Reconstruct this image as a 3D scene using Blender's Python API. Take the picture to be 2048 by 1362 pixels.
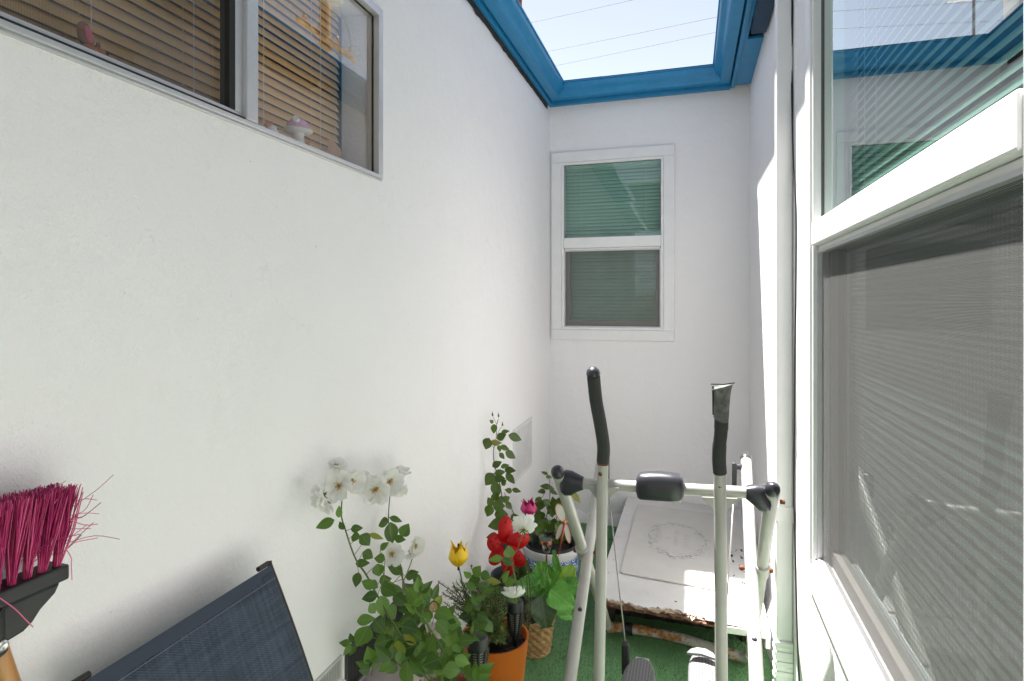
import bpy, math, random
from mathutils import Vector, Matrix, noise
R_ = math.radians
for o in list(bpy.data.objects): bpy.data.objects.remove(o)
scene = bpy.context.scene
COL = scene.collection
random.seed(7)

# ------------------------------------------------------------------ camera
YAW = R_(16.8); FPX = 1180.0; CX = 1024.0; HZ = 605.0; EYE = 1.5
cam = bpy.data.objects.new("camera", bpy.data.cameras.new("camera")); COL.objects.link(cam)
cam.location = (0, 0, EYE); cam.rotation_euler = (R_(90), 0, YAW)
cam.data.sensor_width = 36; cam.data.lens = FPX/2048*36
cam.data.shift_y = -(681-HZ)/2048
cam.data.clip_start = 0.02; cam.data.clip_end = 1500
scene.camera = cam
# ------------------------------------------------------------------ sky, sun, exposure
SUN = Vector((-.286, .31, 1.0)).normalized()
w = bpy.data.worlds.new("World"); scene.world = w; w.use_nodes = True
nt = w.node_tree; sk = nt.nodes.new('ShaderNodeTexSky'); sk.sky_type = 'NISHITA'
sk.sun_disc = False; sk.sun_elevation = math.asin(SUN.z); sk.sun_rotation = math.atan2(SUN.x, SUN.y)
sk.air_density = 0.6; sk.dust_density = 0.2; sk.ozone_density = 1.0
hs = nt.nodes.new('ShaderNodeHueSaturation'); hs.inputs['Saturation'].default_value = .45; nt.links.new(sk.outputs[0], hs.inputs['Color'])
bg = nt.nodes['Background']; bg.inputs[1].default_value = 0.05
nt.links.new(hs.outputs[0], bg.inputs[0])
sl = bpy.data.lights.new("sun", 'SUN'); sl.energy = 3.9; sl.angle = R_(1.0); sl.color = (1, .97, .94)
so = bpy.data.objects.new("sun", sl); COL.objects.link(so)
so.rotation_euler = (-SUN).to_track_quat('-Z', 'Y').to_euler(); so.location = (0, 0, 8)
scene.view_settings.view_transform = 'Standard'; scene.view_settings.look = 'None'
scene.view_settings.gamma = 1; scene.view_settings.exposure = 2.58

# ------------------------------------------------------------------ helpers
FW = Vector((-math.sin(YAW), math.cos(YAW), 0)); RT = Vector((math.cos(YAW), math.sin(YAW), 0)); UP = Vector((0, 0, 1))
def P(x, y, X=None, Y=None, t=None, Z=None):
    """real-world point seen at photo pixel (x,y) on a given wall plane / distance / height"""
    d = FW + RT*((x-CX)/FPX) + UP*((HZ-y)/FPX)
    if X is not None: s = X/d.x
    elif Y is not None: s = Y/d.y
    elif Z is not None: s = (Z-EYE)/d.z
    else: s = t
    return Vector((0, 0, EYE)) + d*s

ROOT = {}
class MB:
    def __init__(s): s.v = []; s.f = []; s.uv = []
    def add(s, vs, fs, uvs=None):
        b = len(s.v); s.v += [Vector(p) for p in vs]
        for i, f in enumerate(fs):
            s.f.append([k+b for k in f]); s.uv.append(uvs[i] if uvs else None)
        return s
    def box(s, a, b, M=None):
        x0, y0, z0 = [min(a[i], b[i]) for i in range(3)]; x1, y1, z1 = [max(a[i], b[i]) for i in range(3)]
        vs = [(x0,y0,z0),(x1,y0,z0),(x1,y1,z0),(x0,y1,z0),(x0,y0,z1),(x1,y0,z1),(x1,y1,z1),(x0,y1,z1)]
        if M is not None: vs = [M @ Vector(p) for p in vs]
        return s.add(vs, [(0,3,2,1),(4,5,6,7),(0,1,5,4),(1,2,6,5),(2,3,7,6),(3,0,4,7)])
    def tube(s, pts, r, n=10, cap=True, flat=1.0):
        pts = [Vector(p) for p in pts]; m = len(pts)
        rs = r if isinstance(r, (list, tuple)) else [r]*m
        tang = []
        for i in range(m):
            a = pts[max(0, i-1)]; b = pts[min(m-1, i+1)]; tang.append((b-a).normalized())
        t0 = tang[0]; ref = Vector((0,0,1)) if abs(t0.z) < .9 else Vector((1,0,0))
        u = t0.cross(ref).normalized(); vs = []
        for i in range(m):
            t = tang[i]; u = (u - t*u.dot(t)).normalized(); v = t.cross(u)
            for k in range(n):
                a = 2*math.pi*k/n
                vs.append(pts[i] + u*math.cos(a)*rs[i] + v*math.sin(a)*rs[i]*flat)
        fs = []
        uv = []
        for i in range(m-1):
            for k in range(n):
                k2 = (k+1) % n
                fs.append((i*n+k, i*n+k2, (i+1)*n+k2, (i+1)*n+k))
                uv.append([(k/n, i/(m-1)), ((k+1)/n, i/(m-1)), ((k+1)/n, (i+1)/(m-1)), (k/n, (i+1)/(m-1))])
        if cap:
            fs.append(tuple(range(n-1, -1, -1))); uv.append([(0,0)]*n)
            fs.append(tuple(range((m-1)*n, m*n))); uv.append([(0,0)]*n)
        return s.add(vs, fs, uv)
    def lathe(s, c, prof, n=32, axis=None, cap0=False, cap1=False, disp=None):
        c = Vector(c); ax = Vector(axis).normalized() if axis is not None else UP
        ref = Vector((1,0,0)) if abs(ax.x) < .9 else Vector((0,1,0))
        u = ax.cross(ref).normalized(); v = ax.cross(u); vs = []; m = len(prof)
        for i, (r, h) in enumerate(prof):
            for k in range(n):
                a = 2*math.pi*k/n; rr = r + (disp(k, i) if disp else 0)
                vs.append(c + ax*h + u*math.cos(a)*rr + v*math.sin(a)*rr)
        fs = []; uv = []
        for i in range(m-1):
            for k in range(n):
                k2 = (k+1) % n
                fs.append((i*n+k, (i+1)*n+k, (i+1)*n+k2, i*n+k2))
                uv.append([(k/n, i/(m-1)), (k/n, (i+1)/(m-1)), ((k+1)/n, (i+1)/(m-1)), ((k+1)/n, i/(m-1))])
        if cap0: fs.append(tuple(range(n))); uv.append([(0,0)]*n)
        if cap1: fs.append(tuple(range(m*n-1, (m-1)*n-1, -1))); uv.append([(0,0)]*n)
        return s.add(vs, fs, uv)
    def ball(s, c, r, sc=(1,1,1), n=16, m=10, M=None):
        vs = []; c = Vector(c)
        for i in range(1, m):
            th = math.pi*i/m
            for k in range(n):
                a = 2*math.pi*k/n
                p = Vector((math.sin(th)*math.cos(a)*sc[0], math.sin(th)*math.sin(a)*sc[1], math.cos(th)*sc[2]))*r
                vs.append(c + (M @ p if M is not None else p))
        t = Vector((0,0,sc[2]*r)); vs.append(c + (M @ t if M is not None else t)); vs.append(c - (M @ t if M is not None else t))
        T = len(vs)-2; B = T+1; fs = []
        for i in range(m-2):
            for k in range(n):
                k2 = (k+1) % n; fs.append((i*n+k, (i+1)*n+k, (i+1)*n+k2, i*n+k2))
        for k in range(n):
            k2 = (k+1) % n; fs.append((T, k, k2)); fs.append((B, (m-2)*n+k2, (m-2)*n+k))
        return s.add(vs, fs)
    def prism(s, outline, off):
        """outline: list of Vectors (planar polygon); off: extrusion vector"""
        n = len(outline); off = Vector(off); vs = [Vector(p) for p in outline] + [Vector(p)+off for p in outline]
        fs = [tuple(range(n-1, -1, -1)), tuple(range(n, 2*n))] + [(i, (i+1) % n, n+(i+1) % n, n+i) for i in range(n)]
        return s.add(vs, fs)
    def build(s, name, mt, parent=None, smooth=None, bevel=None, solid=None):
        off = ROOT.get(parent.name, Vector()) if parent else Vector()
        me = bpy.data.meshes.new(name); me.from_pydata([tuple(p-off) for p in s.v], [], s.f)
        if any(u is not None for u in s.uv):
            l = me.uv_layers.new(name="UVMap"); k = 0
            for i, f in enumerate(s.f):
                for j in range(len(f)):
                    l.data[k].uv = s.uv[i][j] if s.uv[i] else (0, 0); k += 1
        if mt: me.materials.append(mt)
        if smooth is not None:
            for p in me.polygons: p.use_smooth = True
            if smooth < 179: me.set_sharp_from_angle(angle=R_(smooth))
        o = bpy.data.objects.new(name, me); COL.objects.link(o)
        if parent: o.parent = parent; ROOT[o.name] = off
        if bevel:
            b = o.modifiers.new("bevel", 'BEVEL'); b.width = bevel; b.segments = 2; b.limit_method = 'ANGLE'
        return o
def each(name, mt, parent, parts, **k):
    for q in parts:
        b = MB(); b.v, b.f, b.uv = q.v, q.f, q.uv; b.build(name, mt, parent, **k)
def tag(o, label=None, cat=None, group=None, kind=None):
    if label: o['label'] = label
    if cat: o['category'] = cat
    if group: o['group'] = group
    if kind: o['kind'] = kind
    return o
def thing(name, loc, label, cat, group=None):
    o = bpy.data.objects.new(name, None); COL.objects.link(o); o.location = loc; o.empty_display_size = .05
    ROOT[o.name] = Vector(loc); return tag(o, label, cat, group)
def rnd(a, b): return random.uniform(a, b)
def spline(pts, n=6):
    pts = [Vector(p) for p in pts]; out = []
    for i in range(len(pts)-1):
        p0 = pts[max(0, i-1)]; p1 = pts[i]; p2 = pts[i+1]; p3 = pts[min(len(pts)-1, i+2)]
        for k in range(n):
            t = k/n
            out.append(.5*((2*p1)+(p2-p0)*t+(2*p0-5*p1+4*p2-p3)*t*t+(3*p1-p0-3*p2+p3)*t**3))
    out.append(pts[-1]); return out

# ------------------------------------------------------------------ materials
class NM:
    def __init__(s, name):
        s.m = bpy.data.materials.new(name); s.m.use_nodes = True; s.t = s.m.node_tree; s.n = s.t.nodes; s.l = s.t.links
        s.b = s.n['Principled BSDF']; s.out = s.n['Material Output']
        s.tc = s.n.new('ShaderNodeTexCoord')
    def node(s, t, **k):
        n = s.n.new(t)
        for a, v in k.items(): setattr(n, a, v)
        return n
    def link(s, a, b): s.l.new(a, b)
    def noise(s, scale, detail=3, rough=.5, vec=None, sc=None):
        n = s.node('ShaderNodeTexNoise'); n.inputs['Scale'].default_value = scale
        n.inputs['Detail'].default_value = detail; n.inputs['Roughness'].default_value = rough
        v = vec or s.tc.outputs['Object']
        if sc:
            mp = s.node('ShaderNodeMapping'); mp.inputs['Scale'].default_value = sc; s.link(v, mp.inputs[0]); v = mp.outputs[0]
        s.link(v, n.inputs['Vector']); return n.outputs['Fac']
    def ramp(s, fac, stops):
        r = s.node('ShaderNodeValToRGB'); e = r.color_ramp.elements
        while len(e) < len(stops): e.new(.5)
        for i, (p, c) in enumerate(stops):
            e[i].position = p; e[i].color = (*c, 1) if len(c) == 3 else c
        s.link(fac, r.inputs[0]); return r.outputs[0]
    def math(s, op, a, b=None, c=None):
        n = s.node('ShaderNodeMath', operation=op)
        for i, x in enumerate((a, b, c)):
            if x is None: continue
            if isinstance(x, (int, float)): n.inputs[i].default_value = x
            else: s.link(x, n.inputs[i])
        return n.outputs[0]
    def mix(s, fac, a, b):
        n = s.node('ShaderNodeMix', data_type='RGBA')
        for i, x in ((0, fac), (6, a), (7, b)):
            if isinstance(x, (int, float)): n.inputs[i].default_value = x
            elif isinstance(x, tuple): n.inputs[i].default_value = (*x, 1)
            else: s.link(x, n.inputs[i])
        return n.outputs[2]
    def color(s, c):
        if isinstance(c, tuple): s.b.inputs['Base Color'].default_value = (*c, 1)
        else: s.link(c, s.b.inputs['Base Color'])
        return s
    def bump(s, h, dist=.002, strength=.5):
        b = s.node('ShaderNodeBump'); b.inputs['Distance'].default_value = dist; b.inputs['Strength'].default_value = strength
        s.link(h, b.inputs['Height']); s.link(b.outputs[0], s.b.inputs['Normal']); return s
    def setp(s, rough=.6, metal=0, spec=None):
        s.b.inputs['Roughness'].default_value = rough; s.b.inputs['Metallic'].default_value = metal
        if spec is not None: s.b.inputs['Specular IOR Level'].default_value = spec
        return s
def plain(name, c, rough=.5, metal=0, var=.12, vs=12, bump=0, bs=300, spec=None):
    m = NM(name); n = m.noise(vs, 5, .6)
    d = tuple(x*(1-var) for x in c); l = tuple(min(1, x*(1+var)) for x in c)
    m.color(m.ramp(n, [(.3, d), (.7, l)])).setp(rough, metal, spec)
    if bump: m.bump(m.noise(bs, 2), bump, .6)
    return m.m

def m_stucco(name, base=(.87, .855, .855)):
    m = NM(name); big = m.noise(1.1, 4, .55); mid = m.noise(9, 5, .65)
    c = m.ramp(big, [(.35, tuple(x*.975 for x in base)), (.65, base)])
    dirt = m.ramp(m.noise(3.2, 8, .75), [(.60, (0,0,0)), (.80, (.16,.16,.16))])
    c = m.mix(dirt, c, (.55, .55, .52)); c = m.mix(m.ramp(mid, [(.4, (0,0,0)), (.7, (.10,.10,.10))]), c, (.80, .78, .775))
    specks = m.ramp(m.noise(55, 2, .5), [(.77, (0,0,0)), (.80, (.5,.5,.5))])
    c = m.mix(specks, c, (.5, .49, .46))
    vo = m.node('ShaderNodeTexVoronoi', feature='DISTANCE_TO_EDGE'); vo.inputs['Scale'].default_value = 1.3
    dv = m.node('ShaderNodeVectorMath', operation='ADD'); nz = m.node('ShaderNodeTexNoise'); nz.inputs['Scale'].default_value = 5; nz.inputs['Detail'].default_value = 6
    sc_ = m.node('ShaderNodeVectorMath', operation='SCALE'); sc_.inputs['Scale'].default_value = .35; m.link(m.tc.outputs['Object'], nz.inputs['Vector']); m.link(nz.outputs['Color'], sc_.inputs[0])
    m.link(m.tc.outputs['Object'], dv.inputs[0]); m.link(sc_.outputs[0], dv.inputs[1]); m.link(dv.outputs[0], vo.inputs['Vector'])
    crk = m.math('MULTIPLY', m.math('LESS_THAN', vo.outputs['Distance'], .0016), m.ramp(m.noise(1.7, 3), [(.56, (0,0,0)), (.64, (.12,.12,.12))]))
    c = m.mix(crk, c, (.45, .44, .42))
    m.color(c).setp(.85, 0, .3)
    h = m.math('ADD', m.math('MULTIPLY', m.noise(330, 3, .6), .7), m.math('MULTIPLY', m.noise(110, 3, .6), 1.0))
    h = m.math('ADD', h, m.math('MULTIPLY', m.noise(7, 4, .6), 5.5))
    m.bump(h, .0022, .85); return m.m
STUCCO = m_stucco("stucco")
WHITE = plain("white_vinyl", (.80, .80, .795), .35, var=.03, vs=9)
ALU = plain("aluminium", (.60, .60, .62), .35, .5, var=.05, vs=20)
DARKRUB = plain("dark_rubber", (.02, .02, .022), .55)
BLUE = NM("blue_paint"); _n = BLUE.noise(14, 6, .7)
BLUE.color(BLUE.mix(BLUE.ramp(BLUE.noise(38, 4, .7), [(.70, (0,0,0)), (.78, (.30,.30,.30))]), BLUE.ramp(_n, [(.3, (.008, .19, .40)), (.7, (.014, .235, .47))]), (.10, .26, .40))).setp(.42)
BLUE.bump(BLUE.noise(60, 4), .0012, .4); BLUE = BLUE.m
NAVY_SHADE = plain("navy_shade", (.004, .03, .075), .6)
SHINGLE = plain("shingle", (.03, .03, .03), .95, var=.5, vs=60, bump=.004, bs=120)
REDTILE = plain("red_tile", (.16, .045, .035), .8, var=.3, vs=8)
def m_glass(name, tint, k=.88, base=.07, p=3.3):
    m = NM(name); m.n.remove(m.b)
    tr = m.node('ShaderNodeBsdfTransparent'); tr.inputs[0].default_value = (*tint, 1)
    gl = m.node('ShaderNodeBsdfGlossy'); gl.inputs['Roughness'].default_value = .0; gl.inputs[0].default_value = (.93, .97, .97, 1)
    wv = m.noise(1.6, 2, .4)
    bp = m.node('ShaderNodeBump'); bp.inputs['Distance'].default_value = .002; bp.inputs['Strength'].default_value = .25
    m.link(wv, bp.inputs['Height']); m.link(bp.outputs[0], gl.inputs['Normal'])
    lw = m.node('ShaderNodeLayerWeight'); lw.inputs[0].default_value = .5
    f = m.math('MULTIPLY_ADD', m.math('POWER', lw.outputs['Facing'], p), k, base)
    mx = m.node('ShaderNodeMixShader'); m.link(f, mx.inputs[0]); m.link(tr.outputs[0], mx.inputs[1]); m.link(gl.outputs[0], mx.inputs[2])
    m.link(mx.outputs[0], m.out.inputs[0]); return m.m
GLASS_T = m_glass("tinted_glass", (.62, .84, .76), p=2.0)
GLASS_D = m_glass("deep_tinted_glass", (.40, .52, .47), p=2.0, k=.6)
GLASS_C = m_glass("clear_glass", (.96, .95, .93), p=2.4, k=.8, base=.08)
def m_screen(name, cu, cv, pitch, cover, col):
    m = NM(name); sp = m.node('ShaderNodeSeparateXYZ'); m.link(m.tc.outputs['Object'], sp.inputs[0])
    def line(ax):
        fr = m.math('FRACT', m.math('DIVIDE', sp.outputs[ax], pitch)); return m.math('LESS_THAN', fr, cover)
    a = m.math('MAXIMUM', line(cu), line(cv))
    tr = m.node('ShaderNodeBsdfTransparent'); mx = m.node('ShaderNodeMixShader')
    m.color(col).setp(.7)
    m.link(a, mx.inputs[0]); m.link(tr.outputs[0], mx.inputs[1]); m.link(m.b.outputs[0], mx.inputs[2])
    m.link(mx.outputs[0], m.out.inputs[0]); return m.m
SCREEN_R = m_screen("insect_mesh", 1, 2, .0021, .36, (.10, .10, .095))
SCREEN_B = m_screen("insect_mesh_back", 0, 2, .0021, .24, (.18, .18, .17))
SCREEN_L = m_screen("insect_mesh_left", 1, 2, .0021, .16, (.10, .10, .10))
def m_blind(name, c, transl=.25):
    m = NM(name); m.color(m.ramp(m.noise(6, 4, .6, sc=(1, 1, 30)), [(.3, tuple(x*.85 for x in c)), (.7, c)])).setp(.5)
    tl = m.node('ShaderNodeBsdfTranslucent'); tl.inputs[0].default_value = (*c, 1)
    mx = m.node('ShaderNodeMixShader'); mx.inputs[0].default_value = transl
    m.link(m.b.outputs[0], mx.inputs[1]); m.link(tl.outputs[0], mx.inputs[2]); m.link(mx.outputs[0], m.out.inputs[0]); return m.m
BLIND_W = m_blind("white_slats", (.84, .86, .83)); BLIND_T = m_blind("tan_slats", (.90, .60, .28), .18)
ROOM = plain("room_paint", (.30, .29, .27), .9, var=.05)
CONC = plain("concrete", (.42, .38, .36), .9, var=.18, vs=4, bump=.002, bs=90)
PINKCONC = plain("pinkish_plaster", (.55, .46, .43), .9, var=.15, vs=9, bump=.001, bs=90)

def m_leaf(name, dark, light, back=None, vein=(.25, .38, .12), rough=.38, transl=.22, vw=.025, lat=False):
    m = NM(name); g = m.node('ShaderNodeNewGeometry')
    c = m.ramp(g.outputs['Random Per Island'], [(0, dark), (.6, tuple((a+b)/2 for a, b in zip(dark, light))), (.955, light), (.985, tuple(min(1, q) for q in (light[0]*1.9+.04, light[1]*1.15, light[2])))])
    c = m.mix(m.math('MULTIPLY', m.noise(40, 4), .35), c, dark)
    uv = m.node('ShaderNodeSeparateXYZ'); m.link(m.tc.outputs['UV'], uv.inputs[0])
    au = m.math('ABSOLUTE', m.math('SUBTRACT', uv.outputs[0], .5))
    mid = m.math('LESS_THAN', au, vw)
    if lat:
        q = m.math('FRACT', m.math('SUBTRACT', m.math('MULTIPLY', uv.outputs[1], 5.0), m.math('MULTIPLY', au, 3.5)))
        mid = m.math('MAXIMUM', mid, m.math('LESS_THAN', q, .06))
    c = m.mix(m.math('MULTIPLY', mid, .60 if lat else .25), c, vein)
    m.color(c).setp(rough)
    if lat: m.bump(m.math('SUBTRACT', m.noise(30, 3), mid), .002, .5)
    tl = m.node('ShaderNodeBsdfTranslucent'); m.link(m.mix(.5, c, (.30, .45, .04)), tl.inputs[0])
    mx = m.node('ShaderNodeMixShader'); mx.inputs[0].default_value = transl
    m.link(m.b.outputs[0], mx.inputs[1]); m.link(tl.outputs[0], mx.inputs[2]); m.link(mx.outputs[0], m.out.inputs[0]); return m.m
LEAF_A = m_leaf("rose_leaf", (.022, .070, .008), (.13, .27, .035), rough=.45)
LEAF_B = m_leaf("dark_rose_leaf", (.028, .060, .008), (.09, .17, .02), vein=(.13, .18, .05))
LEAF_C = m_leaf("broad_leaf", (.06, .24, .03), (.15, .46, .06), vein=(.35, .55, .18), lat=True, vw=.018, rough=.3)
LEAF_G = m_leaf("greyish_leaf", (.05, .085, .045), (.07, .11, .06), vein=(.16, .24, .13), lat=True, vw=.015, rough=.35)
NEEDLE = m_leaf("rosemary_needle", (.05, .08, .022), (.20, .27, .085), vw=0)
STEM = plain("green_stem", (.10, .14, .035), .6, var=.4, vs=25)
STEM_D = plain("brown_stem", (.055, .045, .02), .7, var=.4, vs=25)
def m_petal():
    m = NM("white_petal"); uv = m.node('ShaderNodeSeparateXYZ'); m.link(m.tc.outputs['UV'], uv.inputs[0])
    c = m.ramp(uv.outputs[1], [(0, (.78, .70, .38)), (.28, (.86, .85, .78)), (1, (.88, .88, .85))])
    m.color(c).setp(.7); m.bump(m.noise(90, 3), .001, .3)
    tl = m.node('ShaderNodeBsdfTranslucent'); m.link(c, tl.inputs[0])
    mx = m.node('ShaderNodeMixShader'); mx.inputs[0].default_value = .35
    m.link(m.b.outputs[0], mx.inputs[1]); m.link(tl.outputs[0], mx.inputs[2]); m.link(mx.outputs[0], m.out.inputs[0]); return m.m
PETAL = m_petal(); STAMEN = plain("stamen", (.42, .24, .05), .8, var=.4, vs=300)
WITHER = plain("withered_petal", (.55, .36, .20), .8, var=.3, vs=80)
SOIL = plain("soil", (.018, .013, .010), .95, var=.6, vs=60, bump=.008, bs=60)

# ------------------------------------------------------------------ ground
XL, XR, YB = -.932, .36, 4.0
g = MB(); g.add([(-400,-400,-.02),(400,-400,-.02),(400,400,-.02),(-400,400,-.02)], [(0,1,2,3)])
tag(g.build('ground', CONC), kind='structure')
def turf():
    m = MB(); m.box((XL, -1.5, -.012), (XR, YB, 0))
    tris = []
    for i in range(52000):
        y = 1.9+2.1*random.random()**1.15; x = rnd(XL, XR)
        h = rnd(.006, .012); a = rnd(0, 6.283); wd = .0013
        dx, dy = math.cos(a)*wd, math.sin(a)*wd; lx, ly = rnd(-.005, .005), rnd(-.005, .005)
        m.add([(x-dx, y-dy, -.001), (x+dx, y+dy, -.001), (x+lx, y+ly, h)], [(0,1,2)])
    mm = NM("turf"); g = mm.node('ShaderNodeNewGeometry')
    c = mm.ramp(g.outputs['Random Per Island'], [(0, (.07, .22, .065)), (.6, (.145, .32, .13)), (1, (.38, .52, .33))])
    c = mm.mix(mm.ramp(mm.noise(2.5, 4), [(.4, (0,0,0)), (.7, (.35,.35,.35))]), c, (.10, .24, .09))
    c = mm.mix(mm.ramp(mm.noise(7, 5, .7), [(.68, (0,0,0)), (.76, (.45,.45,.45))]), c, (.20, .19, .09))
    mm.color(c).setp(.7); mm.bump(mm.noise(400, 3), .004, .8)
    o = m.build('artificial_turf', mm.m)
    tag(o, 'green artificial turf covering the floor of the narrow side yard', 'artificial turf', kind='stuff')
turf()

# ------------------------------------------------------------------ house: walls, windows, eaves
house = thing('house', (0, 4.0, 0), 'white stucco house wrapped round the narrow yard with bright blue eaves and three windows', 'house')
def wallface(mb, mp, u0, u1, v0, v1, holes, depth):
    """front skin with holes + reveals. mp(u,v,w)->xyz, w outward. inner back skin at -depth"""
    us = sorted({u0, u1, *[h[0] for h in holes], *[h[1] for h in holes]}); vs = sorted({v0, v1, *[h[2] for h in holes], *[h[3] for h in holes]})
    for i in range(len(us)-1):
        for j in range(len(vs)-1):
            cu, cv = (us[i]+us[i+1])/2, (vs[j]+vs[j+1])/2
            if any(h[0] < cu < h[1] and h[2] < cv < h[3] for h in holes): continue
            for wv in (0, -depth):
                mb.add([mp(us[i],vs[j],wv), mp(us[i+1],vs[j],wv), mp(us[i+1],vs[j+1],wv), mp(us[i],vs[j+1],wv)], [(0,1,2,3)])
    for h in holes:
        c = [(h[0],h[2]),(h[1],h[2]),(h[1],h[3]),(h[0],h[3])]
        for k in range(4):
            a, b = c[k], c[(k+1) % 4]
            mb.add([mp(*a,0), mp(*b,0), mp(*b,-depth), mp(*a,-depth)], [(0,1,2,3)])
mpR = lambda u, v, w: (XR-w, u, v)       # right wall: u = Y, outward = -X
mpB = lambda u, v, w: (u, YB-w, v)       # back wall: u = X, outward = -Y
mpL = lambda u, v, w: (XL+w, u, v)       # left wall: u = Y, outward = +X
Y0 = -2.6; TOP = 3.02
RW = (.69, 2.035, .64, 2.66); BW = (-.920, -.097, 1.245, 2.533); LW = (.46, 1.653, 1.886, 2.415)
def room(mb, mp, u0, u1, v0, v1, d0, d1):
    c = [(u0,v0),(u1,v0),(u1,v1),(u0,v1)]
    for k in range(4):
        a, b = c[k], c[(k+1) % 4]; mb.add([mp(*a,-d0), mp(*b,-d0), mp(*b,-d1), mp(*a,-d1)], [(0,1,2,3)])
    mb.add([mp(*p,-d1) for p in c], [(0,1,2,3)])
for nm, mp, u0, u1, hl in (('wall', mpL, Y0, YB, LW), ('wall', mpB, XL, XR, BW), ('wall', mpR, Y0, YB, RW)):
    b = MB(); wallface(b, mp, u0, u1, -.02, TOP, [(hl[0]+.012, hl[1]-.012, hl[2]+.012, hl[3]-.012)], .13)
    b.build('wall', STUCCO, house)
    b = MB(); room(b, mp, hl[0]-.7, hl[1]+.5, max(.05, hl[2]-1.0), 2.98, .131, 1.9); b.build('room_interior', ROOM, house)

def ring(mb, mp, u0, u1, v0, v1, t, w0, w1, tb=None, tt=None):
    tb = tb if tb is not None else t; tt = tt if tt is not None else t
    for a, b in (((u0, v0, w0), (u1, v0+tb, w1)), ((u0, v1-tt, w0), (u1, v1, w1)),
                 ((u0, v0+tb, w0), (u0+t, v1-tt, w1)), ((u1-t, v0+tb, w0), (u1, v1-tt, w1))):
        mb.box(mp(*a), mp(*b))
def ubox(mb, mp, a, b): mb.box(mp(*a), mp(*b))
def slats(mp, u0, u1, v0, v1, w, pitch, width, tilt, cords, mat_, par, headrail=True, sag=.0):
    b = MB(); v = v1-.035; i = 0
    while v > v0+.01:
        a = R_(tilt+rnd(-1.5, 1.5)); c, s = math.cos(a)*width/2, math.sin(a)*width/2; k = .0022
        jj = rnd(-.0006, .0006)
        prof = [(-c, -s), (-c*.5, -s*.5+k), (0, k*1.3), (c*.5, s*.5+k), (c, s)]
        vs = []; 
        for uu in (u0, u1):
            for (dw, dv) in prof: vs.append(mp(uu, v+dv+jj, w+dw))
        b.add(vs, [(q, q+1, q+6, q+5) for q in range(4)]); v -= pitch; i += 1
    if headrail: ubox(b, mp, (u0, v1-.03, w-.02), (u1, v1, w+.02))
    ubox(b, mp, (u0, v0, w-.012), (u1, v0+.012, w+.012))
    o = b.build('blinds', mat_, par, smooth=60)
    cb = MB()
    for cu in cords:
        for dw in (-width*.52, width*.52):
            cb.tube([mp(cu, v1, w+dw), mp(cu, v0, w+dw)], .0010, 5)
    return o, cb
def pane(mp, u0, u1, v0, v1, w, mt, par, name='pane'):
    b = MB(); vs = [mp(u0,v0,w), mp(u1,v0,w), mp(u1,v1,w), mp(u0,v1,w)]
    n = (Vector(vs[1])-Vector(vs[0])).cross(Vector(vs[2])-Vector(vs[0])); out = Vector(mp(0,0,1))-Vector(mp(0,0,0))
    if n.dot(out) < 0: vs.reverse()
    b.add(vs, [(0,1,2,3)]); return b.build(name, mt, par)
BEIGE = plain("beige_sash", (.30, .285, .26), .5, var=.05)
GREYG = plain("grey_gasket", (.12, .12, .12), .7)
GASKET = plain("gasket", (.015, .015, .015), .8)
def doublehung(mp, W, T, vm0, vm1, scr, lab, pitch=.0242, tilt=38, low=None):
    u0, u1, v0, v1 = W
    b = MB(); ring(b, mp, u0, u1, v0, v1, T*.80, -.01, .016)
    ring(b, mp, u0+T*.80, u1-T*.80, v0+T*.80, v1-T*.80, T*.20, -.075, .010)
    ubox(b, mp, (u0+T, vm0, -.060), (u1-T, vm1, .015))
    ubox(b, mp, (u0+T+.004, vm0-.014, -.060), (u1-T-.004, vm0, -.004))
    win = b.build('window', WHITE, house, bevel=.004); win['label'] = lab
    b = MB(); ring(b, mp, u0+T, u1-T, vm1, v1-T, .003, -.022, -.012); b.build('gasket', GREYG, win)
    pane(mp, u0+T+.005, u1-T-.005, vm1+.005, v1-T-.005, -.016, GLASS_T, win)
    # lower opening: white lip, screen frame, screen, sash, pane
    a0, a1, c0, c1 = u0+T, u1-T, v0+T, vm0-.014
    b = MB(); ring(b, mp, a0, a1, c0, c1, .008, -.025, -.001); b.build('screen_frame', ALU, win)
    pane(mp, a0+.008, a1-.008, c0+.008, c1-.008, -.014, scr, win, 'insect_screen')
    b = MB(); ring(b, mp, a0, a1, c0, vm1-.004, .036, -.072, -.034, tb=.045, tt=.03); b.build('sash', BEIGE, win, bevel=.003)
    pane(mp, a0+.036, a1-.036, c0+.045, vm1-.034, -.050, low or GLASS_T, win)
    o, cb = slats(mp, u0+T-.005, u1-T+.005, v0+T+.02, v1-T+.015, -.093, pitch, .026, tilt, [u0+T+(u1-u0-2*T)*f for f in (.16, .84)], BLIND_W, win)
    cb.build('blind_cord', WHITE, win)
    return win
random.seed(3)
doublehung(mpB, BW, .087, 1.872, 1.944, SCREEN_B, 'tinted double hung window in a white frame on the end wall', tilt=-64)
doublehung(mpR, RW, .095, 1.668, 1.737, SCREEN_R, 'large double hung window in a white frame beside the downpipe', tilt=-62, low=GLASS_D)

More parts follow.
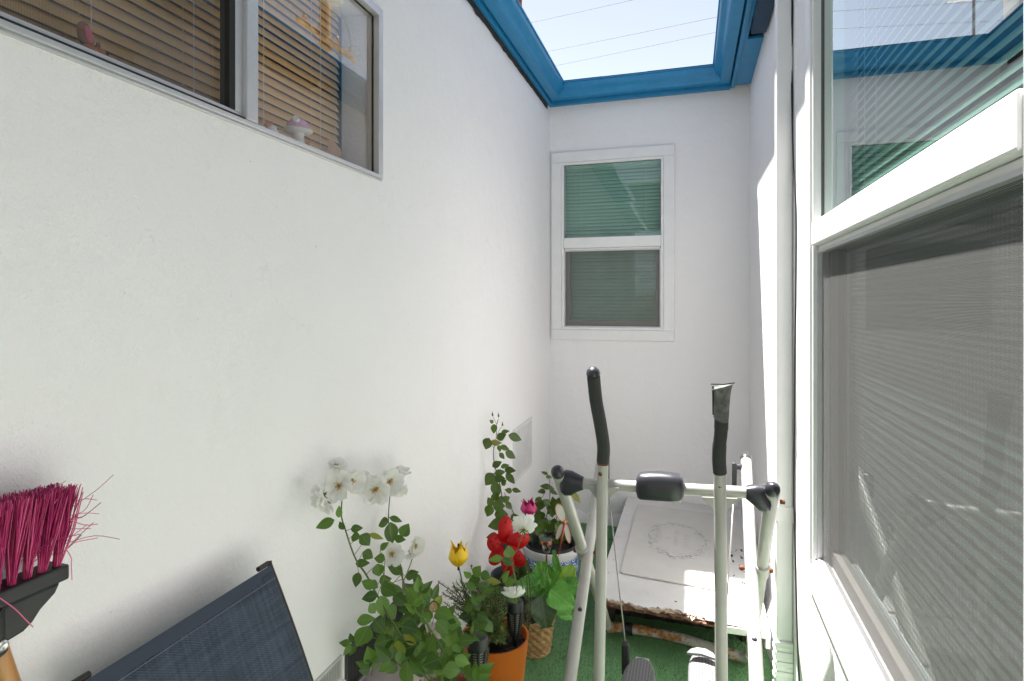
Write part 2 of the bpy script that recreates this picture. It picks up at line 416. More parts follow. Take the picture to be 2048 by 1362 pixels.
# left aluminium slider
u0, u1, v0, v1 = LW
b = MB(); ring(b, mpL, u0, u1, v0, v1, .026, -.03, .012, tb=.011); ring(b, mpL, u0-.006, u1+.006, v0-.006, v1+.006, .006, -.002, .006)
win = b.build('window', ALU, house, bevel=.002); win['label'] = 'aluminium sliding window high on the wall with tan blinds behind'
b = MB(); ubox(b, mpL, (1.055, v0+.011, -.025), (1.090, v1-.026, .016)); ubox(b, mpL, (1.090, v0+.011, -.025), (1.104, v1-.026, .004)); b.build('mullion', ALU, win, bevel=.002)
b = MB(); ring(b, mpL, u0+.026, 1.055, v0+.0135, v1-.026, .022, -.020, .004, tb=.011); b.build('sash', ALU, win, bevel=.002)
b = MB(); ubox(b, mpL, (u0+.026, v0+.0108, -.018), (1.054, v0+.0135, .0125)); ubox(b, mpL, (1.016, v0+.0246, -.0199), (1.0325, v1-.0485, .0046)); ring(b, mpL, 1.104, u1-.026, v0+.0108, v1-.026, .003, -.013, -.0075); b.build('gasket', GASKET, win)
pane(mpL, u0+.048, 1.033, v0+.0245, v1-.048, -.008, SCREEN_L, win, 'insect_screen')
pane(mpL, u0+.048, 1.033, v0+.0245, v1-.048, -.016, GLASS_C, win)
pane(mpL, 1.107, u1-.029, v0+.0138, v1-.029, -.010, GLASS_C, win)
o, cb = slats(mpL, u0-.10, 1.60, v0+.012, v1+.12, -.118, .0235, .029, -64, [.80, 1.03, 1.25, 1.49], BLIND_T, win)
cb.build('blind_cord', WHITE, win)
b = MB(); ubox(b, mpL, (u0-.02, v0-.02, -.128), (u1, v0+.008, -.031)); b.build('sill', WHITE, win)

# ---- eaves: fascia boards, gutters, soffit, roofs
def sweep(mb, prof, path):
    """prof: [(out,z)] ; path: [(pt, dir_out)] corner points with the outward offset vector per unit 'out'"""
    n = len(prof); vs = []
    for (p, d) in path:
        for (o, z) in prof: vs.append((p[0]+d[0]*o, p[1]+d[1]*o, z))
    fs = [(i*n+k, i*n+(k+1) % n, (i+1)*n+(k+1) % n, (i+1)*n+k) for i in range(len(path)-1) for k in range(n)]
    fs.append(tuple(range(n))); fs.append(tuple(range(len(path)*n-1, (len(path)-1)*n-1, -1)))
    mb.add(vs, fs)
gp = [(.007, 2.862), (.060, 2.862), (.066, 2.868), (.069, 2.880), (.076, 2.893), (.088, 2.902), (.099, 2.912), (.104, 2.925), (.105, 2.943),
      (.112, 2.945), (.112, 2.952), (.101, 2.952), (.100, 2.930), (.090, 2.915), (.070, 2.898), (.060, 2.872), (.011, 2.872), (.011, 2.955), (.007, 2.955)]
FL = -.902; FB = 3.915; FR = .243         # outer faces of left, back and right fascia
b = MB(); sweep(b, gp, [((FL, Y0), (1,0)), ((FL, FB), (1,-1)), ((FR, FB), (-1,-1)), ((FR, Y0), (-1,0))]); b.build('gutter', BLUE, house, smooth=35)
for xa, xb in ((-.72, -.665), (.03, .075)):
    b = MB(); sweep(b, [(o+.0016 if o > .01 else o, z-.0016 if z < 2.87 else z+.0006) for o, z in gp[:12]]+[(.0995, 2.9525), (.002, 2.9525)], [((xa, FB), (0,-1)), ((xb, FB), (0,-1))]); b.build('gutter_sleeve', BLUE, house, smooth=35)
each('gutter_strap', BLUE, house, [MB().box((xx, FB-.108, 2.939), (xx+.02, FB-.002, 2.943)) for xx in (-.55, -.2, .08)]+[MB().box((FL+.002, yy, 2.939), (FL+.108, yy+.02, 2.943)) for yy in (1.1, 2.0, 2.9)])
b = MB(); sweep(b, [(0, 2.845), (-.024, 2.845), (-.024, 2.985), (0, 2.985)], [((FL-.002, Y0), (1,0)), ((FL-.002, FB+.002), (1,-1)), ((FR+.002, FB+.002), (-1,-1)), ((FR+.002, Y0), (-1,0))])
b.build('fascia', BLUE, house, bevel=.003)
b = MB(); sweep(b, [(-.004, 2.839), (-.012, 2.839), (-.012, 2.844), (-.004, 2.844)], [((FL, Y0), (1,0)), ((FL, FB), (1,-1)), ((FR, FB), (-1,-1)), ((FR, Y0), (-1,0))]); b.build('drip_bead', BLUE, house)
b = MB(); b.box((FR+.028, Y0, 2.852), (XR-.001, 3.0, 2.866)); b.box((FR+.028, 3.25, 2.852), (XR-.001, FB, 2.866)); b.box((XL+.001, FB+.028, 2.855), (FR, YB-.001, 2.87))
b.box((FR+.028, 3.0, 2.852), (FR+.040, 3.25, 2.866)); b.build('soffit', BLUE, house)
b = MB(); b.box((FR+.042, 1.9, 2.81), (XR-.006, 3.10, 2.851)); b.build('soffit_vent_shade', NAVY_SHADE, house, bevel=.004)  # solid box for the open vent; its shadow is put into the dark colour
# black felt strip showing between left wall and fascia, ragged
b = MB(); random.seed(5); n = 90; vs = []
for i in range(n+1):
    y = .2+(FB-.2)*i/n; vs += [(XL+.003, y, 2.815-rnd(0, .006)-(.006 if random.random() < .15 else 0)), (XL+.004, y, 2.85)]
b.add(vs, [(2*i, 2*i+2, 2*i+3, 2*i+1) for i in range(n)]); b.build('roofing_felt', SHINGLE, house)
def roofslab(pts, th=.02): 
    b = MB(); b.prism([Vector(p) for p in pts], (0, 0, th)); b.build('roof', SHINGLE, house)
roofslab([(-.872, Y0-.3, 2.972), (-.872, 3.90, 2.972), (-4.5, 3.90, 3.87), (-4.5, Y0-.3, 3.87)])
roofslab([(.225, Y0-.3, 2.972), (4.5, Y0-.3, 3.95), (4.5, 3.90, 3.95), (.225, 3.90, 2.972)])
roofslab([(-4.5, 3.901, 2.972), (4.5, 3.901, 2.972), (4.5, 8.0, 3.95), (-4.5, 8.0, 3.95)])
# ragged shingle butts over the gutters
b = MB(); x = -.88
while x < .25:
    wd = rnd(.16, .34); dy = rnd(-.002, .004); z = 2.970+rnd(-.0015, .0015); x2 = min(x+wd, .26)
    b.box((x, FB-.045-dy, z), (x2-.0003, FB+.05, z+.012)); x += wd
y = .4
while y < 3.86:
    wd = rnd(.08, .15); dx = rnd(-.004, .006); b.box((FL-.05, y, 2.966), (FL+.036+dx, min(y+wd, 3.87)-.002, 2.978)); y += wd
y = .4
while y < 3.86:
    wd = rnd(.08, .15); dx = rnd(-.004, .006); b.box((FR-.036-dx, y, 2.966), (FR+.05, min(y+wd, 3.87)-.002, 2.978)); y += wd
b.build('shingle_edge', SHINGLE, house)
# downpipe
b = MB(); b.box((.303, 2.350, .26), (XR-.002, 2.405, 2.842)); dp = b.build('downpipe', WHITE, house, bevel=.006)
b = MB(); b.box((.300, 2.346, .70), (XR-.002, 2.410, .755)); b.box((XR-.0035, 2.300, .70), (XR-.0015, 2.3455, .755)); b.build('strap', WHITE, dp, bevel=.001)
b = MB()
for i in range(14):
    z = .262-i*.018; b.box((.296+.004*(i % 2), 2.340+.003*(i % 2), z-.018), (XR-.001, 2.412-.003*(i % 2), z))
b.build('flexible_elbow', WHITE, dp, bevel=.003)
# wall vents
LOUV = plain("painted_metal", (.70, .70, .69), .5, var=.05); BLACK = plain("black_gap", (.012, .012, .012), .9, var=.3)
b = MB(); ring(b, mpL, 3.10, 3.50, .50, .80, .022, 0, .004); vent = b.build('wall_vent', LOUV, house)
b = MB(); b.box(mpL(3.122, .522, .0004), mpL(3.478, .778, .001)); b.build('backing', plain("vent_shadow", (.60, .60, .59), .9), vent)
b = MB()
for i in range(20): b.box(mpL(3.123, .524+i*.0127, .001), mpL(3.477, .5305+i*.0127, .0038))
for uu in (3.235, 3.355): b.box(mpL(uu, .523, .0041), mpL(uu+.008, .777, .0049))
b.build('louvre', LOUV, vent)
def meshvent(ya, yb, za, zb, wire, back, lab):
    b = MB(); ring(b, mpL, ya, yb, za, zb, .008, 0, .006); v = b.build('wall_vent', wire, house); v['label'] = lab
    b = MB(); b.box(mpL(ya+.008, za+.008, .0005), mpL(yb-.008, zb-.008, .0015)); b.build('backing', back, v)
    b = MB(); k = ya+.012
    while k < yb-.008: b.tube([mpL(k, za+.006, .0035), mpL(k, zb-.006, .0035)], .0008, 4); k += .0075
    k = za+.012
    while k < zb-.008: b.tube([mpL(ya+.006, k, .0042), mpL(yb-.006, k, .0042)], .0008, 4); k += .0075
    b.build('wire_mesh', wire, v)
meshvent(1.455, 1.80, .395, .520, plain("dark_wire", (.05, .05, .05), .6), BLACK, 'black wire mesh vent low in the wall behind the rose')
meshvent(1.24, 1.435, .455, .520, plain("white_wire", (.55, .55, .53), .6), plain("vent_grey", (.30, .30, .29), .9), 'white painted wire mesh vent low in the wall beside the chair')
b = MB(); b.box(mpL(1.20, .40, 0), mpL(1.445, .447, .012)); b.build('wall_batten', WHITE, house, bevel=.003)
b = MB(); b.box((XL+.0005, Y0, -.01), (-.80, 1.90, .385)); b.build('footing_ledge', PINKCONC, house, bevel=.01)
# rough plaster toe along back wall
b = MB(); x = XL; vs = []; n = 60
for i in range(n+1):
    xx = XL+(XR-XL)*i/n; q = .02+.010*math.sin(i*.9)+rnd(0, .006)
    vs += [(xx, YB-.012-q*.5, -.005), (xx, YB-.010, .03+q), (xx, YB-.0005, .05+q)]
b.add(vs, [(3*i+k, 3*i+3+k, 3*i+4+k, 3*i+1+k) for i in range(n) for k in (0, 1)]); b.build('plaster_toe', STUCCO, house, smooth=180)
# plaster toe bulge along right wall at the bottom of the downpipe
b = MB(); vs = []; n = 50
for i in range(n+1):
    yy = .2+3.7*i/n; q = .012+.008*math.sin(i*1.3)+rnd(0, .008)
    vs += [(XR-.03-q, yy, -.004), (XR-.02-q*.6, yy, .05+q), (XR-.0005, yy, .12+q)]
b.add(vs, [(3*i+k, 3*i+3+k, 3*i+4+k, 3*i+1+k) for i in range(n) for k in (0, 1)]); b.build('plaster_toe', STUCCO, house, smooth=180)

# cable beside the downpipe
cp = [(XR-.004, 2.335, 2.84)]
for (px, py) in ((1583,120),(1585,250),(1587,330),(1592,420),(1592,560),(1590,700),(1589,850),(1588,1000),(1591,1120),(1594,1250),(1598,1350),(1600,1420)):
    cp.append(P(px, py, X=XR-.006))
b = MB(); b.tube(spline(cp, 4), .0032, 6)
tag(b.build('cable', DARKRUB, smooth=180), 'thin black cable hanging down the wall beside the white downpipe', 'cable')

# ------------------------------------------------------------------ beyond the yard
random.seed(11)
# utility pole (seen mirrored in the left window) with wires that cross the sky
WOOD_P = plain("pole_wood", (.32, .19, .08), .85, var=.3, vs=5); WIRE = plain("wire_grey", (.16, .16, .17), .6)
PX, PY = 6.2, 11.8
pole = thing('utility_pole', (PX, PY, 0), 'wooden utility pole with one crossarm mirrored in the aluminium window', 'utility pole')
b = MB(); b.tube([(PX, PY, 0), (PX, PY, 10.5)], [.16, .12], 14); b.build('shaft', WOOD_P, pole, smooth=40)
b = MB(); b.box((PX-.17, 10.6, 7.44), (PX-.13, 12.9, 7.56)); b.build('crossarm', WOOD_P, pole, bevel=.01)
b = MB(); b.box((PX-.17, 10.9, 9.34), (PX-.13, 12.7, 9.46)); b.build('crossarm', WOOD_P, pole, bevel=.01)
for yy in (10.85, 11.4, 12.1, 12.66):
    b = MB(); b.lathe((PX-.15, yy, 7.56), [(.012, 0), (.012, .06), (.05, .07), (.05, .10), (.03, .12), (.04, .15), (.02, .18)], 10, cap1=True); b.build('insulator', plain("ceramic", (.35, .22, .15), .3), pole, smooth=50)
b = MB(); b.lathe((PX-.35, PY-.1, 8.3), [(.0, 0), (.17, .02), (.19, .08), (.19, .52), (.16, .58), (0, .60)], 16); b.build('transformer', plain("grey_can", (.35, .36, .36), .5), pole, smooth=50)
b = MB()
for i in range(8):
    a = Vector((PX-.15, rnd(10.8, 12.8), rnd(7.3, 7.8))); c = Vector((PX-.15+rnd(-.3, .1), PY+rnd(-.9, .9), rnd(6.9, 8.9)))
    m_ = (a+c)/2 + Vector((rnd(-.3, .1), rnd(-.1, .1), -rnd(.1, .5))); b.tube(spline([a, m_, c], 6), .009, 5)
b.build('jumper_wires', WIRE, pole)
for k, (yy, z0, sl_) in enumerate(((10.85, 7.06, .088), (11.8, 6.86, .081), (12.66, 6.94, .094))):
    b = MB(); pts = []
    for i in range(61):
        x = 6.05-i*.75; pts.append((x, yy, z0+sl_*x+.0022*x*x*(1 if x < 0 else .2)))
    b.tube(pts, .0048, 5)
    o = b.build('overhead_wire', WIRE, smooth=180)
    tag(o, ['upper thin overhead wire crossing the sky above the gutters', 'middle and faintest thin overhead wire crossing the sky', 'lowest thin overhead wire crossing the sky just above the end gutter'][k], 'wire', 'overhead wires')
# roof antenna mirrored in the right window
an = thing('roof_antenna', (-3.3, 10.4, 0), 'thin roof antenna mast mirrored in the upper pane of the right window', 'antenna')
b = MB(); b.tube([(-3.3, 10.4, 3.2), (-3.3, 10.4, 6.45)], .02, 6); b.build('mast', WIRE, an)
b = MB(); b.tube([(-3.5, 10.0, 5.85), (-3.1, 10.8, 6.2)], .018, 6); b.build('boom', LOUV, an)
# neighbour's tiled roof corner above left gutter
Cn = P(1044, 24, t=9.0); e1 = Vector((.272, -.962, 0)); e2 = Vector((-.962, -.272, 0))
nb_ = thing('neighbouring_building', (Cn.x-2, Cn.y-.5, 0), 'neighbouring building whose dark red tiled eave corner shows above the left gutter', 'building')
b = MB(); n = 60; vs = []
for i in range(n+1):
    s = i/n*1.5; zz = .045*abs(math.sin(i*math.pi/2/1.5)) 
    for q in (0, 1):
        p = Cn+e2*(.0+q*3.5)+e1*s+Vector((0,0,zz+q*1.1)); vs.append(p)
    vs.append(Cn+e1*s+Vector((0,0,zz+.10)))
b.add(vs, [(3*i, 3*i+3, 3*i+4, 3*i+1) for i in range(n)]+[(3*i, 3*i+2, 3*i+5, 3*i+3) for i in range(n)]); b.build('roof', REDTILE, nb_)
b = MB(); b.prism([Cn+e2*.4+e1*.3+Vector((0,0,-.2)), Cn+e2*3.4+e1*.3+Vector((0,0,-.2)), Cn+e2*3.4+e1*1.3+Vector((0,0,-.2)), Cn+e2*.4+e1*1.3+Vector((0,0,-.2))], (0,0,-(Cn.z-.2))); b.build('wall', STUCCO, nb_)
# cover added out of view behind the camera to shade the near end
shade_cv = thing('added_shade_cover', (-.3, -.6, 0), 'flat cover added out of view to shade the near end of the yard', 'shade cover')
b = MB(); b.box((FL+.14, Y0, 2.985), (FR-.14, .55, 3.03)); b.build('deck', plain("cover_board", (.45, .44, .42), .8), shade_cv)
for i in range(6):
    b = MB(); b.box((XL+.02, -2.2+i*.5, 2.70), (XR-.02, -2.155+i*.5, 2.80)); b.build('joist', plain("joist_paint", (.6, .6, .58), .7), shade_cv)
# unseen fence added behind the camera to hold back light from there
fc = thing('unseen_board_fence', (0, -5, 0), 'weathered board fence added out of view to close the yard behind the viewer', 'fence')
b = MB()
for i in range(40): b.box((-4+i*.2, -5.02, 0), (-3.81+i*.2, -5.0, 1.7+rnd(-.01, .01)))
b.build('boards', plain("fence_wood", (.28, .22, .16), .9, var=.3, vs=6), fc)
b = MB(); b.box((-4, -4.998, .3), (4, -4.95, .4)); b.box((-4, -4.998, 1.3), (4, -4.95, 1.4)); b.build('rail', plain("fence_rail", (.25, .20, .15), .9), fc)

# ------------------------------------------------------------------ hatch box at the end of the yard
hb = thing('access_hatch', (-.05, 3.3, 0), 'low white plywood hatch box with rotted peeling front edge against the end wall', 'hatch')
WPLY = NM("painted_plywood"); _c = WPLY.ramp(WPLY.noise(3, 6, .65), [(.3, (.60, .59, .57)), (.6, (.72, .71, .69))])
_s = WPLY.ramp(WPLY.noise(26, 4, .6), [(.70, (0,0,0)), (.74, (.7,.7,.7))]); _c = WPLY.mix(_s, _c, (.36, .30, .25))
_r = WPLY.ramp(WPLY.noise(9, 2, .4), [(.77, (0,0,0)), (.79, (.8,.8,.8))]); _c = WPLY.mix(_r, _c, (.42, .20, .05))
WPLY.color(_c).setp(.6).bump(WPLY.noise(60, 4), .002, .4); WPLY = WPLY.m
ROT = plain("rotten_wood", (.16, .075, .045), .95, var=.6, vs=30, bump=.006, bs=50)
ROT2 = plain("pale_rotten_wood", (.34, .25, .18), .95, var=.5, vs=40, bump=.006, bs=50)
DKWOOD = plain("dark_wood", (.045, .035, .028), .95, var=.5, vs=10, bump=.004, bs=40)
xl_, xr_ = -.402, .300; ZT = .20
def front(x): return 2.585-(x-xl_)*.075
def jag(z0, z1, ext, amp, mt, name, x0=xl_, x1=xr_, n=70, depth=None, seed=0):
    random.seed(seed); top = []; k = 0.0
    for i in range(n+1):
        x = x0+(x1-x0)*i/n; k = k*.72+rnd(-amp, amp); top.append(Vector((x, front(x)-ext+k, z0)))
    yb = YB-.006 if depth is None else None
    out = top+[Vector((x1, (yb or front(x1)+depth), z0)), Vector((x0, (yb or front(x0)+depth), z0))]
    b = MB(); b.prism(out, (0, 0, z1-z0)); return b.build(name, mt, hb)
jag(ZT-.004, ZT, -.022, .011, WPLY, 'lid', x1=.06, seed=1)
b = MB(); b.prism([Vector((.060, front(.06)-.004, ZT-.004)), Vector((xr_, front(xr_)-.010, ZT-.004)), Vector((xr_, YB-.006, ZT-.004)), Vector((.060, YB-.006, ZT-.004))], (0,0,.004)); b.build('lid', WPLY, hb)
jag(ZT-.011, ZT-.0045, -.006, .009, ROT2, 'ply_layer', x1=.2, seed=2, depth=.12)
jag(ZT-.018, ZT-.0115, .003, .010, ROT, 'ply_layer', x1=.2, seed=3, depth=.12)
jag(ZT-.026, ZT-.0185, .000, .004, ROT, 'ply_layer', x1=xr_-.03, seed=4, depth=.14)
b = MB(); b.box((xl_+.004, front(xl_)+.02, ZT-.06), (xl_+.022, YB-.01, ZT-.0265)); b.build('side_rail', WPLY, hb)
b = MB(); b.box((xr_-.014, front(xr_)+.0, ZT-.075), (xr_+.004, YB-.01, ZT+.002)); b.build('side_rail', WPLY, hb, bevel=.003)
b = MB(); b.box((xr_-.19, front(xr_)-.016, ZT-.028), (xr_+.004, front(xr_)-.0105, ZT-.0005)); b.build('front_trim', WPLY, hb, bevel=.002)
b = MB(); b.box((xl_+.03, 2.86, 0), (xr_-.01, YB-.02, ZT-.027)); b.build('box_body', DKWOOD, hb, bevel=.005)
each('post', DKWOOD, hb, [MB().box((xl_+.0, 2.79, 0), (xl_+.06, 2.85, ZT-.061)), MB().box((xr_-.08, 2.79, 0), (xr_-.02, 2.85, ZT-.076))], bevel=.004)
random.seed(8)
SPW = plain("splinter_wood", (.42, .36, .30), .9, var=.3)
for i in range(26):
    b = MB()
    x = rnd(-.02, .10) if i < 18 else rnd(xl_+.02, 0); y = front(x)+rnd(-.012, .02); L = rnd(.02, .07); a = rnd(-2.6, -.4)
    p0 = Vector((x, y, ZT+.001)); p1 = p0+Vector((math.cos(a)*L*.7, math.sin(a)*L*.5, rnd(-.004, .012)))
    wv = Vector((-(p1-p0).y, (p1-p0).x, 0)).normalized()*rnd(.002, .006)
    b.prism([p0-wv, p0+wv, p1], (0, 0, .0015)); b.build('splinter', SPW, hb)
for (x, y, r) in ((-.38,2.68,.005),(-.37,3.0,.003),(-.385,3.3,.003),(-.30,2.66,.0045),(-.06,2.66,.006),(.02,2.60,.005),(-.375,2.85,.003),(.25,3.05,.004),(-.39,2.63,.006)):
    b = MB(); b.lathe((x, y, ZT+.0008), [(0, 0), (r, 0)], 10); b.build('nail_head', ROT, hb)
random.seed(21)
for i in range(16):
    x = .215+rnd(-.02, .05); y = 2.85+rnd(-.05, .45); L = rnd(.01, .05); a = rnd(1.0, 2.2); wv = rnd(.002, .006)
    q = [Vector((x+math.cos(a)*L*f+rnd(-wv, wv)-math.sin(a)*s*wv, y+math.sin(a)*L*f+math.cos(a)*s*wv, ZT+.0006)) for f, s in ((0,-1),(.5,-1),(1,0),(.6,1),(.1,1))]
    b = MB(); b.add(q, [(0,1,2,3,4)]); b.build('peeled_patch', DKWOOD, hb)
# decorative board lying on the hatch
MATC = plain("cream_board", (.62, .60, .565), .55, var=.05, vs=6)
z1 = ZT+.003
q = [P(1290, 940, Z=z1), P(1240, 1147, Z=z1), P(1436, 1182, Z=z1)]
A, B_, C_ = q[1], q[2], None
ux = (B_-A); ux.z = 0; wdt = ux.length; ux.normalize(); uy = Vector((0, 1, 0)); hgt = 1.00
rb = thing('decorative_board', tuple(A), 'cream board printed with a faint leaf wreath lying on the hatch lid', 'decorative board')
out = []; rr = .02
wB = .50
for (cx_, cy_, a0) in ((rr, rr, 180), (wB-rr, rr, 270), (wB-rr, hgt-rr, 0), (rr, hgt-rr, 90)):
    for k in range(5):
        a = R_(a0+k*22.5); out.append(A+ux*(cx_+rr*math.cos(a))+uy*(cy_+rr*math.sin(a)))
b = MB(); b.prism(out, (0, 0, .008)); b.build('board', MATC, rb, bevel=.002)
zb = z1+.0088
def bp(u, v): return Vector((0, 0, zb))+Vector((1,1,0))*0+Vector(((A+ux*u+uy*v).x, (A+ux*u+uy*v).y, 0))
random.seed(33); b = MB()
cu, cv, ru, rv = .255, .505, .150, .225
for i in range(330):
    a = rnd(0, 6.283); k = rnd(.80, 1.18) if i % 3 else rnd(.95, 1.05); c = Vector((cu+math.cos(a)*ru*k, cv+math.sin(a)*rv*k)); th = a+1.57+rnd(-1.0, 1.0)
    L = rnd(.008, .030); w_ = L*rnd(.06, .20); d = Vector((math.cos(th), math.sin(th))); nrm = Vector((-d.y, d.x))
    pts = [c-d*L/2, c+nrm*w_*.6, c+d*L/2, c-nrm*w_*.6]
    b.add([bp(*p) for p in pts], [(0,1,2,3)])
for k in range(3):
    for i in range(70):
        a0, a1 = i/70*6.283, (i+.8)/70*6.283; f = .95+.05*k
        if random.random() < .72: continue
        s0, s1 = f+.03*math.sin(a0*7+k), f+.03*math.sin(a1*7+k)
        p0 = (cu+math.cos(a0)*ru*s0, cv+math.sin(a0)*rv*s0); p1 = (cu+math.cos(a1)*ru*s1, cv+math.sin(a1)*rv*s1)
        b.tube([bp(*p0), bp(*p1)], .0006, 4)
b.build('leaf_wreath', plain("faded_ink", (.40, .44, .45), .8, var=.25, vs=20), rb)
INK = plain("pink_grey_ink", (.575, .545, .51), .8)
for i, (tx, uo, vo, sz) in enumerate((("Home", -.085, -.10, .062), ("is", -.040, -.02, .042), ("where the", .005, -.10, .046), ("heart is", .060, -.105, .050))):
    cv_ = bpy.data.curves.new("script_text", 'FONT'); cv_.body = tx; cv_.size = sz; cv_.shear = .35; cv_.extrude = 0
    to = bpy.data.objects.new("script_text", cv_); COL.objects.link(to)
    bpy.context.view_layer.update()
    me = bpy.data.meshes.new_from_object(to); bpy.data.objects.remove(to)
    bb = MB(); th = R_(90)
    bb.add([bp(cu+uo-v.co.y, cv+vo+v.co.x*1.25) for v in me.vertices], [tuple(p.vertices) for p in me.polygons])
    bb.build('script_text', INK, rb)
    bpy.data.meshes.remove(me)

# ------------------------------------------------------------------ air walker exercise machine
TUBE = NM("cream_enamel"); _b = TUBE.ramp(TUBE.noise(7, 5, .6), [(.3, (.34, .335, .305)), (.7, (.43, .425, .39))])
_r = TUBE.ramp(TUBE.noise(22, 6, .7), [(.74, (0,0,0)), (.79, (.8,.8,.8))]); TUBE.color(TUBE.mix(_r, _b, (.22, .085, .02))).setp(.38); TUBE = TUBE.m
RUSTY = NM("rusty_enamel"); _b = RUSTY.ramp(RUSTY.noise(9, 7, .75), [(.53, (.46, .45, .41)), (.57, (.40, .20, .07)), (.66, (.16, .045, .012)), (.78, (.28, .10, .025))]); RUSTY.color(_b).setp(.6).bump(RUSTY.noise(90, 4), .002, .5); RUSTY = RUSTY.m
RUST = plain("rust", (.16, .05, .018), .85, var=.5, vs=90, bump=.002)
PLAST = plain("charcoal_plastic", (.028, .028, .036), .33, var=.1)
FOAM = plain("black_foam", (.028, .030, .028), .8, var=.15, vs=40, bump=.001, bs=200)
GREYFOAM = plain("worn_grey_foam", (.13, .13, .125), .95, var=.65, vs=38, bump=.004, bs=70)
PADG = NM("grey_tread"); _sp = PADG.node('ShaderNodeSeparateXYZ'); PADG.link(PADG.tc.outputs['Object'], _sp.inputs[0])
_fx = PADG.math('SUBTRACT', PADG.math('FRACT', PADG.math('DIVIDE', _sp.outputs[0], .0105)), .5)
_fy = PADG.math('SUBTRACT', PADG.math('FRACT', PADG.math('DIVIDE', _sp.outputs[1], .0105)), .5)
_d = PADG.math('SQRT', PADG.math('ADD', PADG.math('MULTIPLY', _fx, _fx), PADG.math('MULTIPLY', _fy, _fy)))
_hole = PADG.math('LESS_THAN', _d, .24)
PADG.color(PADG.mix(_hole, (.16, .16, .165), (.035, .035, .037))).setp(.6)
_b2 = PADG.node('ShaderNodeBump'); _b2.inputs['Distance'].default_value = .002; _b2.invert = True; PADG.link(_hole, _b2.inputs['Height']); PADG.link(_b2.outputs[0], PADG.b.inputs['Normal']); PADG = PADG.m
PADS = plain("grey_plastic", (.15, .15, .155), .5, var=.08)

aw = thing('air_walker', (-.09, 2.0, 0), 'rusting cream tubular air walker exercise machine with black grips standing on the turf', 'exercise machine')
CL = P(1150, 966, Y=1.88); CR = P(1512, 986, Y=1.88)
AL_top = P(1117, 950, Y=1.87); AR_top = P(1544, 985, Y=1.87)
AL_bot = Vector((-.355, 2.66, .03)); AR_bot = Vector((.235, 2.60, .03))
b = MB(); b.tube([CL-(CR-CL)*.02, CR+(CR-CL)*.02], .0172, 20); b.build('crossbar', TUBE, aw, smooth=40)
def sidetube(a, c, name, r=.020, bend=None):
    b = MB(); b.tube([a, c] if not bend else spline([a, bend, c], 8), r, 18); return b.build(name, TUBE, aw, smooth=40)
# rear-leaning legs (A) from the crossbar corners down to the rear base
sidetube(AL_top+Vector((0,0,.0)), AL_bot+Vector((0,0,.02)), 'leg'); sidetube(AR_top, AR_bot+Vector((0,0,.02)), 'leg')
# front-leaning legs (B)
BL_top = P(1204, 908, Y=2.56); BL_lo = P(1140, 1362, Y=1.84); BR_top = P(1492, 918, Y=2.56); BR_lo = P(1513, 1362, Y=1.84)
def ext(a, c): return a+(c-a)*((a.z-.03)/(a.z-c.z))
BL_b, BR_b = ext(BL_top, BL_lo), ext(BR_top, BR_lo)
sidetube(BL_top, BL_b, 'leg', .0205); sidetube(BR_top, BR_b, 'leg', .0205)
# bases
yb = min(BL_b.y, BR_b.y)-.04
b = MB(); b.tube(spline([BL_b+Vector((0,.05,0)), BL_b+Vector((.03, -.03, -.008)), BR_b+Vector((-.03,-.03,-.008)), BR_b+Vector((0,.05,0))], 8), .020, 14); b.build('base_tube', TUBE, aw, smooth=40)
rc = [AL_bot+Vector((-.0,-.02,.035)), AL_bot+Vector((.005,.02,.0)), AL_bot+Vector((.07,.055,-.008)), Vector((-.06, 2.705, .022)), AR_bot+Vector((-.09,.045,-.008)), AR_bot+Vector((-.02,.02,.0)), AR_bot+Vector((0,-.02,.035))]
b = MB(); b.tube(spline(rc, 10), .021, 16); b.build('base_tube', RUSTY, aw, smooth=40)
for xx in (-.265, .13):
    b = MB(); b.tube([(xx-.018, 2.705+(.004 if xx < 0 else -.012), .024), (xx+.018, 2.703+(.004 if xx < 0 else -.012), .024)], .0245, 16); k = b.build('base_clamp', PLAST, aw, smooth=40)
# hinge clips where the legs cross
for (a, c, px) in ((AL_top, AL_bot, (1170, 1085)), (AR_top, AR_bot, (1521, 1128))):
    f = .40; c0 = a+(c-a)*f
    bt, bo = (BL_top, BL_b) if px[0] < 1300 else (BR_top, BR_b)
    best = min(((bt+(bo-bt)*(i/200)) for i in range(200)), key=lambda q: min((q-(a+(c-a)*j/200)).length for j in range(200)))
    oth = min(((a+(c-a)*j/200) for j in range(200)), key=lambda q: (q-best).length)
    sgn = 1 if px[0] < 1300 else -1
    b = MB(); b.tube([oth-Vector((.026*sgn,0,0)), best+Vector((.032*sgn,0,0))], .006, 8); b.build('hinge_bolt', RUST, aw, smooth=40)
    b = MB(); b.tube([oth+(a-c).normalized()*.03, oth-(a-c).normalized()*.03], .0235, 16); b.build('hinge_sleeve', TUBE, aw, smooth=40)
    for e in (oth-Vector((.028*sgn,0,0)), best+Vector((.030*sgn,0,0))):
        b = MB(); b.ball(e, .009, (1, 1, 1), 10, 6); b.build('bolt_head', RUST, aw, smooth=180)
# small dark plugs on the B legs
for (q, px) in ((BL_lo, (1160, 1221)), (BR_lo, (1509, 1278))):
    t0 = BL_top if px[0] < 1300 else BR_top
    zt = None; cand = [t0+(q-t0)*(i/100) for i in range(110)]
    def sy(p): f = p.dot(FW); return HZ-(p.z-EYE)*FPX/f
    c = min(cand, key=lambda p: abs(sy(p)-px[1])); d = (Vector((0,0,EYE))-c).normalized()
    b = MB(); b.ball(c+d*.0185, .0085, (1, 1, 1), 12, 8); b.build('tube_plug', PLAST, aw, smooth=180)
